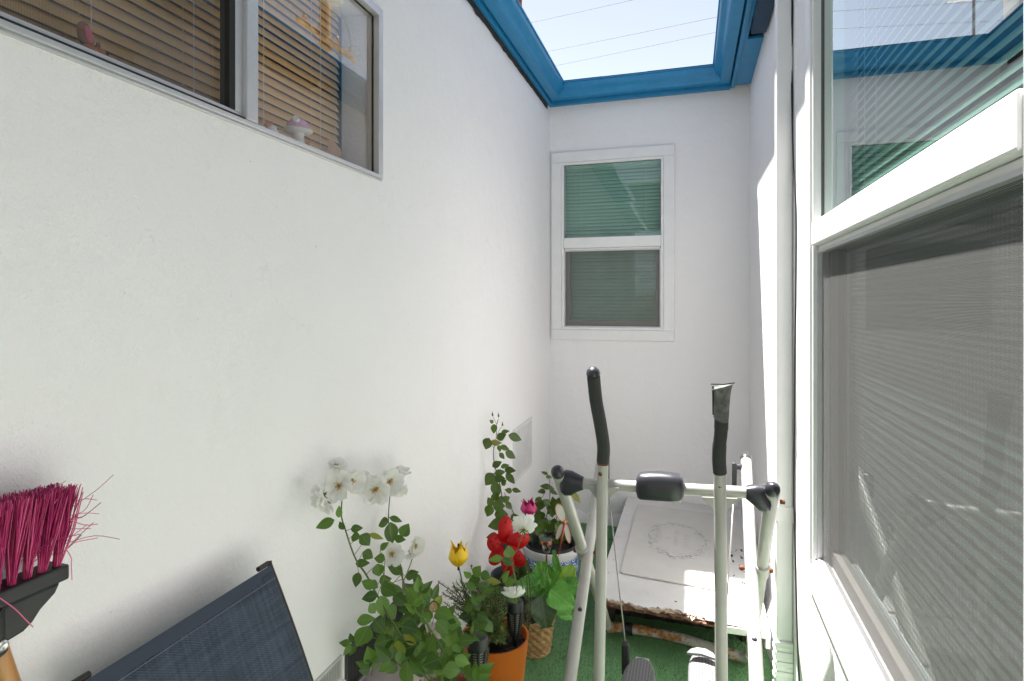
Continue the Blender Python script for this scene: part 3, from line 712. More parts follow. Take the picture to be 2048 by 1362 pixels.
# caps and pivots of B legs
for s, top in ((1, BL_top), (-1, BR_top)):
    ax = (top-(BL_b if s > 0 else BR_b)).normalized()
    b = MB(); b.lathe(top, [(.021, -.01), (.0225, 0), (.021, .010), (.014, .018), (0, .021)], 18, axis=ax); b.build('end_cap', PLAST, aw, smooth=50)
    pv = top-ax*.045; ins = Vector((s*.045 if s < 0 else .028, -.004, 0))
    b = MB(); b.tube([pv, pv+ins], .013, 12); b.box(pv+ins+Vector((-.009, -.014, -.075)), pv+ins+Vector((.009, .012, .018))); k = b.build('cable_pivot', PLAST, aw, smooth=40, bevel=.003)
    ce = P(1251, 1292, t=2.12) if s > 0 else P(1447, 1310, t=2.12)
    st = pv+ins+Vector((0, 0, -.07))
    if s < 0: ce = Vector((ce.x, ce.y, ce.z))
    b = MB(); b.tube([st, ce], .0028, 6); b.build('steel_cable', plain("steel", (.35, .34, .31), .4, .6), aw, smooth=180)
    b = MB(); b.box(ce+Vector((-.013, -.014, -.10)), ce+Vector((.013, .014, .012))); b.box(ce+Vector((.0135 if s > 0 else -.05, -.012, -.09)), ce+Vector((.06 if s > 0 else -.0135, .010, -.055)))
    b.build('cable_stop', DARKRUB, aw, bevel=.006)
# corner housings and knobs
for s, tp, ce in ((1, AL_top, CL), (-1, AR_top, CR)):
    dirx = (CR-CL).normalized()*s; ax = (tp-(AL_bot if s > 0 else AR_bot)).normalized()
    b = MB(); c = tp-ax*.030; vs = []
    secs = [(-.036, .012, .022, -.004), (-.030, .024, .034, -.004), (-.012, .029, .040, -.005), (.012, .028, .038, -.004), (.034, .024, .028, -.001), (.052, .0215, .0215, .0), (.060, .019, .019, 0)]
    n = 18
    for (dx, hw, hh, oz) in secs:
        o = ce+(dirx*dx)+((c-ce)*max(0, (.04-dx)/.06))*.9 if dx < .04 else ce+dirx*(dx-.03)
        o = c+(ce+dirx*.028-c)*((dx+.036)/.096)
        for k in range(n):
            a = 2*math.pi*k/n; ca, sa = math.cos(a), math.sin(a)
            ex = 3.0; rr_ = (abs(ca)**ex+abs(sa)**ex)**(-1/ex)
            vs.append(o+Vector((0, 1, 0))*ca*hw*rr_+Vector((0, 0, 1))*(sa*hh*rr_+oz))
    m_ = len(secs)
    b.add(vs, [(i*n+k, i*n+(k+1) % n, (i+1)*n+(k+1) % n, (i+1)*n+k) for i in range(m_-1) for k in range(n)]+[tuple(range(n)), tuple(range(m_*n-1, (m_-1)*n-1, -1))])
    b.build('corner_housing', PLAST, aw, smooth=60)
    b = MB(); b.lathe(tp, [(.0205, -.012), (.0215, .004), (.0205, .006)], 18, axis=ax); b.build('ring', TUBE, aw, smooth=50)
    b = MB(); b.lathe(tp, [(.0205, .006), (.022, .014), (.020, .026), (.012, .036), (0, .039)], 18, axis=ax); b.build('knob', PLAST, aw, smooth=60)
b = MB(); p = AR_top+Vector((.030, .0, -.025)); b.lathe(p-Vector((.008,0,0)), [(0, 0), (.007, 0), (.007, .012), (0, .014)], 8, axis=(1,0,0)); b.build('bolt_head', RUST, aw, smooth=50)
# centre bumper
bc = P(1320, 973, Y=1.865); b = MB(); n = 24; vs = []
secs = [(-.071, .55), (-.066, .86), (-.058, .97), (-.03, 1.05), (0, 1.08), (.03, 1.05), (.058, .97), (.066, .86), (.071, .55)]
dx_ = (CR-CL).normalized()
for (u, k_) in secs:
    for k in range(n):
        a = 2*math.pi*k/n; ca, sa = math.cos(a), math.sin(a); rr_ = (abs(ca)**3+abs(sa)**3)**(-1/3)
        up_ = sa*.0415*rr_*(k_ if sa > 0 else min(k_, .98))
        vs.append(bc+dx_*u+Vector((0, ca*.036*rr_*min(1, k_), up_)))
m_ = len(secs)
b.add(vs, [(i*n+k, i*n+(k+1) % n, (i+1)*n+(k+1) % n, (i+1)*n+k) for i in range(m_-1) for k in range(n)]+[tuple(range(n)), tuple(range(m_*n-1, (m_-1)*n-1, -1))])
b.build('centre_bumper', PLAST, aw, smooth=45)
# handlebars
YH = 1.825
def HP(x, y, Y=YH): return P(x, y, Y=Y)
hl = [HP(1187, 752, 1.74), HP(1192, 800, 1.76), HP(1201, 850, 1.78), HP(1207, 892, 1.80), HP(1206, 922, 1.815)]
hl2 = [HP(1206, 915, 1.815), HP(1205, 960), HP(1204, 1010), HP(1203, 1080), HP(1198, 1362), HP(1194, 1440)]
hr = [HP(1443, 830, 1.77), HP(1442, 860, 1.78), HP(1439, 890, 1.79), HP(1438, 920, 1.805), HP(1440, 945, 1.815)]
hr2 = [HP(1440, 938, 1.815), HP(1440, 1000), HP(1441, 1080), HP(1443, 1362), HP(1444, 1440)]
b = MB(); b.tube(spline(hl, 8), .0195, 18); b.build('grip', FOAM, aw, smooth=40)
b = MB(); ax = (hl[0]-hl[1]).normalized(); b.lathe(hl[0], [(.0165, -.004), (.0165, .002), (.0205, .004), (.0205, .010), (.018, .019), (.010, .026), (0, .028)], 18, axis=ax); b.build('end_cap', PLAST, aw, smooth=50)
b = MB(); b.tube(spline(hl2, 6), .0172, 18); b.build('handlebar', TUBE, aw, smooth=40)
b = MB(); b.lathe(hl2[0]+Vector((0,0,-.022)), [(.0173, 0), (.0179, .002), (.0179, .013), (.0173, .016)], 18); b.build('rust_ring', RUST, aw, smooth=50)
b = MB(); b.tube(spline(hr, 8), [.0195]*8+[.0185]*8+[.0195]*17, 18); b.build('grip', FOAM, aw, smooth=40)
b = MB(); b.tube(spline(hr2, 6), .0178, 18); b.build('handlebar', TUBE, aw, smooth=40)
gt, gb = HP(1445, 772, 1.745), HP(1442, 838, 1.77)
random.seed(4); gb2 = MB(); n = 20; vs = []
secs = [(0, .030), (.03, .028), (.10, .0235), (.3, .022), (.6, .0215), (.85, .021), (1.0, .0205)]
for (f, r) in secs:
    c = gt+(gb-gt)*f
    for k in range(n):
        a = 2*math.pi*k/n; rr_ = r*(1+rnd(-.02, .02)); vs.append(c+Vector((math.cos(a)*rr_, math.sin(a)*rr_*.95, (.010*math.cos(a) if f < .05 else 0)-(.008*math.cos(a+1) if f == 1 else 0))))
gb2.add(vs, [(i*n+k, i*n+(k+1) % n, (i+1)*n+(k+1) % n, (i+1)*n+k) for i in range(len(secs)-1) for k in range(n)]+[tuple(range(n))])
o = gb2.build('worn_grip', GREYFOAM, aw, smooth=60); o['label'] = 'flattened grey foam grip with flared top'
b = MB(); b.tube([gt+Vector((-.0255, -.002, .000)), gb+Vector((-.0205, -.002, .012))], .003, 6); b.tube([gt+Vector((-.030, -.006, .005)), gt+Vector((0, -.028, .008)), gt+Vector((.030, -.006, .010))], .0022, 6); b.build('grip_seam', DARKRUB, aw)
for (x, y) in ((1201, 929), (1201, 948), (1440, 955), (1440, 973)):
    p = HP(x, y, 1.807); b = MB(); b.lathe(p, [(.0072, .008), (.0072, 0), (.005, -.003), (0, -.004)], 10, axis=(0, 1, 0)); b.build('bolt_head', RUST, aw, smooth=40)
for (cx_, cy_) in ((1206, 978), (1440, 1000)):   # gusset plates under crossbar
    pl = [P(cx_+dx, cy_+dy, Y=1.855) for dx, dy in ((-29,-5),(31,-2),(31, 2),(8, 24),(-8, 26),(-29, -1))]
    if cx_ > 1400: pl = [P(cx_+dx, cy_+dy, Y=1.855) for dx, dy in ((-36,-6),(35,-3),(35,1),(10,24),(-10,24),(-35,-2))]
    b = MB(); b.prism(pl, (0, .008, 0)); b.build('gusset_plate', TUBE, aw, bevel=.001)
# foot pads
def pad(cx_, ytip, z, wd, L, name='foot_pad'):
    n = 40; out = []; half = wd/2
    def shape(k):
        a = 2*math.pi*k/n; x = math.cos(a)*half; y = math.sin(a); 
        return x, (math.copysign(abs(y)**.8, y))*L/2
    def cyl(k_, zt, zb_):
        vt = []; 
        for zz in (zt, zb_):
            for k in range(n):
                x, y = shape(k); vt.append(Vector((cx_+x*k_, ytip-L/2+y*(1-(1-k_)*.35), z+zz-(y+L/2)*.05)))
        return vt
    b = MB(); v = cyl(1, 0, -.018); b.add(v, [tuple(range(n)), tuple(range(2*n-1, n-1, -1))]+[(k, n+k, n+(k+1) % n, (k+1) % n) for k in range(n)]); p = b.build(name, PADS, aw, smooth=50, bevel=.004)
    b = MB(); v = cyl(.84, .003, .001); b.add(v, [tuple(range(n)), tuple(range(2*n-1, n-1, -1))]+[(k, n+k, n+(k+1) % n, (k+1) % n) for k in range(n)]); b.build('tread', PADG, p, smooth=50)
    return p
tl = P(1283, 1311, Z=.225); tr_ = P(1407, 1297, Z=.24)
pad(tl.x, tl.y+.02, .225, .112, .34)
pad(tr_.x, tr_.y+.02, .24, .108, .34)
b = MB(); q = P(1403, 1296, Z=.262); pts = [Vector((q.x+dx, q.y+dy, .248)) for dx, dy in ((-.052,-.035),(-.036,-.006),(-.015,.01),(.015,.01),(.04,-.01),(.052,-.045),(.0,-.028))]; b.prism(pts, (0,0,.010)); b.build('toe_guard', PADS, aw, bevel=.002)
b = MB(); q = Vector((tl.x, tl.y+.012, .198)); b.tube([q+Vector((-.022, 0, 0)), q+Vector((.026, 0, 0))], .011, 10); b.build('swing_arm', RUSTY, aw, smooth=40)
b = MB(); b.tube([hl2[-1]+Vector((0,0,.0)), Vector((hl2[-1].x, 1.90, .19)), Vector((tl.x-.02, 1.92, .20))], .016, 10); b.tube([hr2[-1], Vector((hr2[-1].x, 1.90, .20)), Vector((tr_.x+.02, 1.92, .215))], .016, 10); b.build('swing_arm', TUBE, aw, smooth=40)

# ------------------------------------------------------------------ chair
FAB = NM("navy_sling"); uvs = FAB.node('ShaderNodeSeparateXYZ'); FAB.link(FAB.tc.outputs['UV'], uvs.inputs[0])
_a = FAB.math('SINE', FAB.math('MULTIPLY', uvs.outputs[0], 900)); _b = FAB.math('SINE', FAB.math('MULTIPLY', uvs.outputs[1], 1500))
_wv = FAB.math('MULTIPLY', _a, _b)
_st = FAB.noise(60, 3, .6, vec=FAB.tc.outputs['UV'], sc=(2.2, .15, 1)); _st2 = FAB.noise(60, 3, .6, vec=FAB.tc.outputs['UV'], sc=(.12, 2.0, 1))
_c = FAB.ramp(FAB.math('ADD', FAB.math('MULTIPLY', _st, .5), FAB.math('MULTIPLY', _st2, .5)), [(.40, (.034, .050, .074)), (.62, (.090, .122, .170))])
_c = FAB.mix(FAB.math('MULTIPLY_ADD', _wv, .35, .35), _c, (.012, .018, .034)); FAB.color(_c).setp(.8); FAB.bump(_wv, .0012, .6); FAB = FAB.m
CHF = plain("dark_chair_metal", (.035, .028, .024), .4, .4)
ch = thing('folding_chair', (-.55, .84, 0), 'navy woven sling folding chair leaning back against the left wall', 'chair')
T0 = P(166, 1345, X=-.862); T1 = P(548, 1133, X=-.862)
T0.z = T1.z = .936; T1.y = 1.060; T0.y = .640
lean = .36
SEAM = NM("navy_hem"); SEAM.color((.030, .042, .065)).setp(.8); SEAM = SEAM.m
b = MB(); nu, nv = 10, 14; vs = []; fs = []; uv = []
def bk(u, v):   # v 0 at top, 1 at bottom
    h = .56*v; bulge = .020*math.sin(math.pi*min(1, v*1.0))
    sag = -.012*math.sin(math.pi*u)*math.sin(math.pi*v)
    return Vector((-.862+h*math.tan(R_(20))+bulge+sag, T0.y+(T1.y-T0.y)*u+.010*math.sin(v*3.0)*(u-.5)*0, .936-h))
for j in range(nv+1):
    for i in range(nu+1): vs.append(bk(i/nu, j/nv))
for j in range(nv):
    for i in range(nu):
        a = j*(nu+1)+i; fs.append((a, a+1, a+nu+2, a+nu+1)); uv.append([(i/nu*.4, j/nv*.56), ((i+1)/nu*.4, j/nv*.56), ((i+1)/nu*.4, (j+1)/nv*.56), (i/nu*.4, (j+1)/nv*.56)])
b.add(vs, fs, uv); o = b.build('backrest', FAB, ch, smooth=180); m_ = o.modifiers.new("thick", 'SOLIDIFY'); m_.thickness = .003
# hem along the top and its stitched sides
b = MB(); b.prism([bk(0, 0)+Vector((.0028, 0, .002)), bk(1, 0)+Vector((.0028, 0, .002)), bk(1, .035)+Vector((.0028, 0, 0)), bk(0, .035)+Vector((.0028, 0, 0))], (-.002, 0, -.0005)); b.build('hem', SEAM, ch, bevel=.001)
THREAD = plain("thread", (.20, .22, .26), .8)
b = MB()
for (ua, va, ub, vb) in ((.004, .040, .996, .040), (.045, .0, .045, 1), (.955, 0, .955, 1), (.075, 0, .075, 1)):
    b.tube([bk(ua+(ub-ua)*k/20, va+(vb-va)*k/20)+Vector((.0048 if va == vb else .0024, 0, 0)) for k in range(21)], .0006, 4)
b.build('stitching', THREAD, ch)
for uu, nm in ((0, -1), (1, 1)):
    b = MB(); b.tube([bk(uu, -.012)+Vector((-.003, nm*.006, 0))]+[bk(uu, k/10)+Vector((-.003, nm*.004, 0)) for k in range(11)]+[bk(uu, 1)+Vector((.30, nm*.004, -.38))], .0052, 10); b.build('side_tube', CHF, ch, smooth=50)
for uu, sg in ((0, 1), (1, -1)):
    b = MB(); b.tube([bk(uu, -.006)+Vector((-.005, -.003*sg, 0)), bk(uu, -.006)+Vector((-.005, .028*sg, 0))], .0055, 8); b.build('corner_cap', CHF, ch, smooth=50)
sf = bk(0, .93)
b = MB(); vs = []
for i in range(9):
    for j in range(9):
        u, v = i/8, j/8; vs.append(Vector((sf.x+.42*u, T0.y+(T1.y-T0.y)*v, .415+.03*u-.015*math.sin(math.pi*u)*math.sin(math.pi*v))))
b.add(vs, [(i*9+j, i*9+j+1, i*9+j+10, i*9+j+9) for i in range(8) for j in range(8)], [[(i*.05, j*.05), (i*.05, j*.05+.05), (i*.05+.05, j*.05+.05), (i*.05+.05, j*.05)] for i in range(8) for j in range(8)])
o = b.build('seat', FAB, ch, smooth=180); m_ = o.modifiers.new("thick", 'SOLIDIFY'); m_.thickness = .003
for yy in (T0.y-.008, T1.y+.008):
    b = MB(); b.tube([(sf.x-.02, yy, .40), (sf.x+.43, yy, .448)], .009, 10); b.build('seat_rail', CHF, ch, smooth=50)
    b = MB(); b.tube([(sf.x+.40, yy+.003, .44), (sf.x-.12, yy+.003, .01)], .009, 10); b.build('leg', CHF, ch, smooth=50)

# ------------------------------------------------------------------ broom (upside down on the ledge)
BX = -.885
br = thing('broom', (BX, .56, .385), 'broom standing upside down with magenta bristles and black head against the left wall', 'broom')
BR_M = NM("magenta_bristle"); _g = BR_M.node('ShaderNodeNewGeometry'); BR_M.color(BR_M.ramp(_g.outputs['Random Per Island'], [(0, (.24, .015, .08)), (.5, (.56, .05, .19)), (1, (.80, .18, .36))])).setp(.45); BR_M = BR_M.m
random.seed(9); b = MB()
zc = 1.119
def fibre(p, q, r, kink=.004):
    m1 = p.lerp(q, .5)+Vector((rnd(-kink, kink), rnd(-kink, kink), 0)); b.tube([p, m1, q], [r, r*.9, r*.6], 3, cap=False)
for tf in range(10):
    for row in (-1, 1):
        y0 = .443+tf*.0195+(.006 if row > 0 else 0); fan = (y0-.536)/.093
        for i in range(95):
            a = rnd(0, 6.28); q = math.sqrt(random.random())*.0046
            p0 = Vector((BX+row*.009+math.cos(a)*q, y0+math.sin(a)*q, zc-.003))
            yt = .536+fan*.112+rnd(-.011, .011); zt = 1.236+.006*(-fan)+rnd(-.003, .003)-.012*random.random()**4
            fibre(p0, Vector((BX+row*.014+rnd(-.013, .013), yt, zt)), .00115)
for i in range(24):
    f = random.random(); p0 = Vector((BX+rnd(-.01, .02), .56+.09*f, 1.13+rnd(0, .08))); q = p0+Vector((rnd(-.02, .03), rnd(.01, .07), rnd(-.03, .05)))
    m1 = p0.lerp(q, .5)+Vector((0, rnd(-.01, .01), rnd(-.012, .012))); b.tube(spline([p0, m1, q], 4), .0006, 3, cap=False)
for px in (((132,1098),(142,1115),(143,1135),(144,1160)), ((0,1196),(30,1218),(52,1240),(66,1254)), ((130,1100),(150,1085),(195,1076)), ((140,1040),(170,1050),(196,1048)), ((133,1098),(160,1070),(187,1045)), ((150,1030),(163,1035),(202,1005))):
    b.tube(spline([P(x, y, X=BX+.030) for x, y in px], 4), .0007, 4)
b.build('bristles', BR_M, br)
BK = plain("black_plastic", (.017, .017, .018), .5, var=.2, vs=40)
b = MB(); b.box((BX-.021, .433, 1.098), (BX+.021, .636, 1.120)); b.build('head_bar', BK, br, bevel=.003)
prof = [(y-.012, 1.0975-(1.0975-z)*.62) for y, z in ((.455, 1.0975), (.640, 1.0975), (.632, 1.075), (.612, 1.053), (.602, 1.034), (.590, 1.022), (.570, 1.018), (.568, 1.004), (.530, 1.004), (.530, 1.018), (.515, 1.022), (.503, 1.032), (.494, 1.053), (.468, 1.075))]
b = MB(); b.prism([Vector((BX-.016, y, z)) for y, z in prof], (.032, 0, 0)); b.build('head_body', BK, br, bevel=.004)
b = MB(); b.tube([(BX, .536, 1.095), (BX, .547, 1.034)], [.024, .0185], 16); b.build('socket', BK, br, smooth=40)
b = MB(); b.lathe((BX+.0175, .549, 1.048), [(.0075, -.004), (.0075, .003), (.005, .0045), (.0015, .003), (0, .003)], 12, axis=(1, 0, 0)); b.build('screw', plain("screw_metal", (.6, .6, .6), .3, .9), br, smooth=40)
b = MB(); b.tube([(BX, .5485, 1.05), (BX+.001, .640, .70), (BX+.003, .722, .387)], .0150, 16)
WOODH = NM("varnished_wood"); WOODH.color(WOODH.ramp(WOODH.noise(10, 5, .6, sc=(8, 8, .6)), [(.3, (.34, .15, .04)), (.7, (.52, .25, .07))])).setp(.3); b.build('handle', WOODH.m, br, smooth=40)

# ------------------------------------------------------------------ pots
def pot(name, c, rt, rb_, h, mt, label, th=.006, soil=.03, rim=0):
    t = thing(name, (c[0], c[1], c[2]), label, 'plant pot')
    pr = [(0, 0), (rb_, 0), (rb_+(rt-rb_)*.5, h*.5), (rt, h-.02 if rim else h-.003)]
    if rim: pr += [(rt+rim, h-.018), (rt+rim, h)]
    else: pr += [(rt+.001, h)]
    pr += [(rt-th, h), (rt-th-.004, h-.02), (rb_+(rt-rb_)*.6-th, h*.55), (0, h*.5)]
    b = MB(); b.lathe(c, pr, 40); b.build('shell', mt, t, smooth=40)
    b = MB(); n = 30; random.seed(len(name)); rs = rt-th-.003; vs = [(c[0], c[1], c[2]+h-soil)]
    for rg in (1, 2, 3, 4):
        for k in range(n):
            a = 2*math.pi*k/n; vs.append((c[0]+math.cos(a)*rs*rg/4, c[1]+math.sin(a)*rs*rg/4, c[2]+h-soil+rnd(-.005, .005)))
    b.add(vs, [(0, 1+k, 1+(k+1) % n) for k in range(n)]+[(1+r*n+k, 1+(r+1)*n+k, 1+(r+1)*n+(k+1) % n, 1+r*n+(k+1) % n) for r in range(3) for k in range(n)])
    b.build('soil', SOIL, t, smooth=180); return t
TERRA = plain("terracotta", (.24, .085, .04), .8, var=.2, vs=12, bump=.001)
ORANGE = plain("orange_plastic", (.52, .125, .012), .42, var=.05)
pot('plant_pot', (-.685, 1.66, 0), .115, .085, .30, TERRA, 'terracotta pot almost hidden under the big white rose', rim=.008)
pot('plant_pot', (-.655, 1.965, 0), .118, .080, .335, ORANGE, 'bright orange plastic pot with rosemary and a torch light in it')
BLUEW = NM("blue_white_ceramic"); s_ = BLUEW.node('ShaderNodeSeparateXYZ'); BLUEW.link(BLUEW.tc.outputs['UV'], s_.inputs[0])
fu = BLUEW.math('SUBTRACT', BLUEW.math('FRACT', BLUEW.math('MULTIPLY', s_.outputs[0], 18)), .5); z_ = BLUEW.node('ShaderNodeSeparateXYZ'); BLUEW.link(BLUEW.tc.outputs['Object'], z_.inputs[0])
zz = BLUEW.math('DIVIDE', BLUEW.math('SUBTRACT', z_.outputs[2], .135), .056); zc2 = BLUEW.math('SUBTRACT', BLUEW.math('FRACT', zz), .5)
d_ = BLUEW.math('SQRT', BLUEW.math('ADD', BLUEW.math('MULTIPLY', fu, fu), BLUEW.math('MULTIPLY', zc2, zc2)))
rg = BLUEW.math('LESS_THAN', BLUEW.math('ABSOLUTE', BLUEW.math('SUBTRACT', d_, .40)), .045); rg2 = BLUEW.math('LESS_THAN', BLUEW.math('ABSOLUTE', BLUEW.math('SUBTRACT', d_, .20)), .045); rg3 = BLUEW.math('MAXIMUM', rg, rg2)
band = BLUEW.math('MULTIPLY', BLUEW.math('GREATER_THAN', z_.outputs[2], .06), BLUEW.math('LESS_THAN', z_.outputs[2], .214))
bc_ = BLUEW.mix(rg3, (.10, .20, .55), (.70, .74, .80)); BLUEW.color(BLUEW.mix(band, (.68, .69, .68), bc_)).setp(.25)
t = thing('plant_pot', (-.69, 2.98, 0), 'white ceramic pot with blue swirl band and black inner liner', 'plant pot')
b = MB(); b.lathe((-.69, 2.98, 0), [(0, 0), (.10, 0), (.125, .04), (.142, .10), (.145, .16), (.138, .20), (.143, .215), (.149, .235), (.146, .252), (.136, .254), (.130, .20), (0, .18)], 48); b.build('shell', BLUEW.m, t, smooth=40)
b = MB(); b.lathe((-.69, 2.98, 0), [(.136, .249), (.137, .262), (.130, .266), (.124, .262), (.118, .21), (0, .205)], 48); b.build('liner', DARKRUB, t, smooth=40)
b = MB(); b.lathe((-.69, 2.98, 0), [(.119, .219), (.06, .224), (0, .22)], 30); b.build('soil', SOIL, t, smooth=180)
pot('plant_pot', (-.785, 2.62, 0), .105, .08, .24, plain("dark_pot", (.035, .045, .05), .5), 'dark plastic pot behind the red pinwheel flower')
# wicker basket
wk = thing('wicker_basket', (-.645, 2.47, 0), 'small tan wicker basket holding the broad leaved plant', 'basket')
WICK = NM("wicker"); WICK.color(WICK.ramp(WICK.noise(45, 4, .6), [(.3, (.26, .14, .05)), (.7, (.52, .33, .15))])).setp(.6); WICK = WICK.m
prof = [(.066+.020*(i/26), .005+.145*i/26) for i in range(27)]
b = MB(); b.lathe((-.645, 2.47, 0), prof, 96, cap0=True, disp=lambda k, i: .0042*math.sin(k*2*math.pi/96*14*1.0+(math.pi if (i//3) % 2 else 0))+.0022*abs(math.sin(i*math.pi/3))); b.build('weave', WICK, wk, smooth=180)
b = MB(); pts = [(-.645+math.cos(a/40*6.2832)*.088, 2.47+math.sin(a/40*6.2832)*.088, .152+.003*math.sin(a*2.4)) for a in range(41)]; b.tube(pts, .006, 8); b.tube([(x, y, z-.147) for x, y, z in [(-.645+(p[0]+.645)*.76, 2.47+(p[1]-2.47)*.76, p[2]) for p in pts]], .005, 8); b.build('rim', WICK, wk, smooth=180)
b = MB(); b.lathe((-.645, 2.47, 0), [(.083, .135), (.0, .14)], 30); b.build('soil', SOIL, wk)

# ------------------------------------------------------------------ leaf / flower tools
def leaf(mb, base, d, nrm, L, wd, fold=.25, droop=.15, wave=0.0, shape='rose', rows=8):
    d = d.normalized(); nrm = (nrm-d*nrm.dot(d)).normalized(); sd = d.cross(nrm)
    vs = []; uvp = []; cols = 2 if wave == 0 else 4
    for i in range(rows+1):
        t = i/rows
        if shape == 'rose': hw = wd/2*(math.sin(math.pi*t**.74)**.95 if 0 < t < 1 else 0.02)
        elif shape == 'broad': hw = wd/2*(min(1, (math.sin(math.pi*min(1, t*.93+.04)**.62)) if t < 1 else 0.30)**.6)
        else: hw = wd/2*math.sin(math.pi*min(1, t))**.6
        if t == 1 and shape != 'broad': hw = .0002
        if t == 0: hw = max(.0006, wd*.04)
        for c in range(-cols, cols+1):
            f = c/cols; wv = wave*math.sin(t*11+c*1.7+L*300)*abs(f)
            p = base+d*(L*t)+sd*(hw*f)+nrm*(abs(f)*hw*fold-droop*L*t*t+wv)
            vs.append(p); uvp.append((.5+f*.5*(hw*2/wd if wd else 1), t))
    W_ = 2*cols+1; fs = []; uv = []
    for i in range(rows):
        for c in range(W_-1):
            a = i*W_+c; q = (a, a+1, a+W_+1, a+W_); fs.append(q); uv.append([uvp[k] for k in q])
    mb.add(vs, fs, uv)
CAMP = Vector((0, 0, EYE))
def img_dir(ang, tilt=0.0):
    """direction given as an angle in the upright plane facing the yard's mouth; tilt leans toward the viewer"""
    a = R_(ang); return (RT*math.cos(a)+UP*math.sin(a)-FW*tilt).normalized()
def face_n(jit=.6, up=.55):
    return (-FW*rnd(.5, 1.0)+UP*rnd(up-.25, up+.3)+RT*rnd(-jit, jit)).normalized()
def compound(lm, sm, base, ang, L, n=5, tilt=None, size=.034, tdepth=None):
    """rose leaf: petiole with n leaflets"""
    tl_ = rnd(-.3, .5) if tilt is None else tilt
    d = img_dir(ang, tl_); nrm = face_n(); nrm = (nrm-d*nrm.dot(d)).normalized(); sd = d.cross(nrm)
    pts = [base, base+d*L*.5+nrm*.004, base+d*L]
    sm.tube(pts, [.0010, .0009, .0007], 4)
    leaf(lm, pts[-1], (d+sd*rnd(-.2, .2)), nrm+Vector((rnd(-.2,.2),)*3), size*rnd(.95, 1.25), size*rnd(.60, .78), rnd(.1, .5), rnd(0, .35))
    for j in range((n-1)//2):
        q = base+d*L*(.92-.42*j)
        for s in (-1, 1):
            dd = (d*rnd(.35, .6)+sd*s+nrm*rnd(-.15, .15)); leaf(lm, q+dd.normalized()*.003, dd, nrm+sd*rnd(-.3, .3)+d*rnd(-.2, .2), size*rnd(.7, 1.0)*(1-.12*j), size*rnd(.45, .62), rnd(.1, .5), rnd(0, .4))
def rose(par, c, nrm, R=.034, name='rose_flower', npet=6, cup=.30, seed=0, back=False, layers=2):
    random.seed(seed); nrm = Vector(nrm).normalized(); ref = UP if abs(nrm.z) < .8 else Vector((1, 0, 0)); u = nrm.cross(ref).normalized(); v = nrm.cross(u); b = MB()
    for ly in range(layers):
        for k in range(npet-ly):
            a0 = 2*math.pi*(k+.5*ly)/(npet-ly)+rnd(-.15, .15); Rl = R*(1-.24*ly)*rnd(.88, 1.1); wd = 7.6/(npet-ly); lift = cup*(1+1.1*ly)
            G = 6; vs = []; uv = []; fs = []; ph = rnd(0, 6); tw = rnd(-.12, .12)
            for i in range(G+1):
                t = i/G; r = Rl*(.05+.95*t)
                for j in range(G+1):
                    s = j/G*2-1; wdt_ = wd*(.25+.75*math.sin(math.pi*min(1, .12+t*.55)))*.5
                    rr_ = r*(1-.16*s*s*t-(.07*t if abs(s) < .2 else 0)); a = a0+s*wdt_*(1 if t < .8 else .92)
                    h = lift*Rl*t*t+.07*R*math.sin(s*4.5+ph+t*3)*t+.05*R*math.sin(s*9+ph*2)*t*t+tw*s*r+.002*ly+.0012*k/npet
                    vs.append(c+u*math.cos(a)*rr_+v*math.sin(a)*rr_+nrm*h); uv.append((j/G, t))
            for i in range(G):
                for j in range(G):
                    q = (i*(G+1)+j, i*(G+1)+j+1, (i+1)*(G+1)+j+1, (i+1)*(G+1)+j); fs.append(q)
            b.add(vs, fs, [[uv[x] for x in q] for q in fs])
    o = b.build(name, PETAL, par, smooth=180)
    b = MB(); b.ball(c+nrm*.003, R*.10, (1,1,.6), 8, 5)
    for k in range(26):
        a = rnd(0, 6.28); q = rnd(.08, .26)*R; e = c+u*math.cos(a)*q+v*math.sin(a)*q+nrm*R*rnd(.12, .28)
        b.tube([c+nrm*.002, e], .0004, 3); b.ball(e, .0011, (1,1,1), 5, 4)
    b.build('stamens', STAMEN, o, smooth=180)
    b = MB(); b.lathe(c-nrm*.010, [(0, 0), (.003, .001), (.004, .006), (.002, .010)], 8, axis=nrm)
    for k in range(5):
        a = 2*math.pi*k/5; e = u*math.cos(a)+v*math.sin(a); leaf(b, c-nrm*.002, e-nrm*.35, nrm, R*.5, R*.14, .1, .1, rows=3)
    b.build('calyx', STEM, o, smooth=180); return o
def stemline(sm, pts, r0=.0028, r1=.0016):
    sp = spline(pts, 6); n = len(sp); sm.tube(sp, [r0+(r1-r0)*i/(n-1) for i in range(n)], 6); return sp
def leaf_px(lm, x, y, ang, lp, wp, t=None, X=None, Y=None, tilt=None, fold=None, droop=None, nrm=None, sm=None, **k):
    c = P(x, y, t=t, X=X, Y=Y); dep = (c-CAMP).dot(FW); d = img_dir(ang, rnd(-.25, .35) if tilt is None else tilt)
    L = lp*dep/FPX; W_ = wp*dep/FPX*1.12; b = c-d*L*.5
    n_ = face_n() if nrm is None else nrm
    leaf(lm, b, d, n_, L, W_, rnd(.1, .3) if fold is None else fold, rnd(0, .2) if droop is None else droop, **k)
    return b

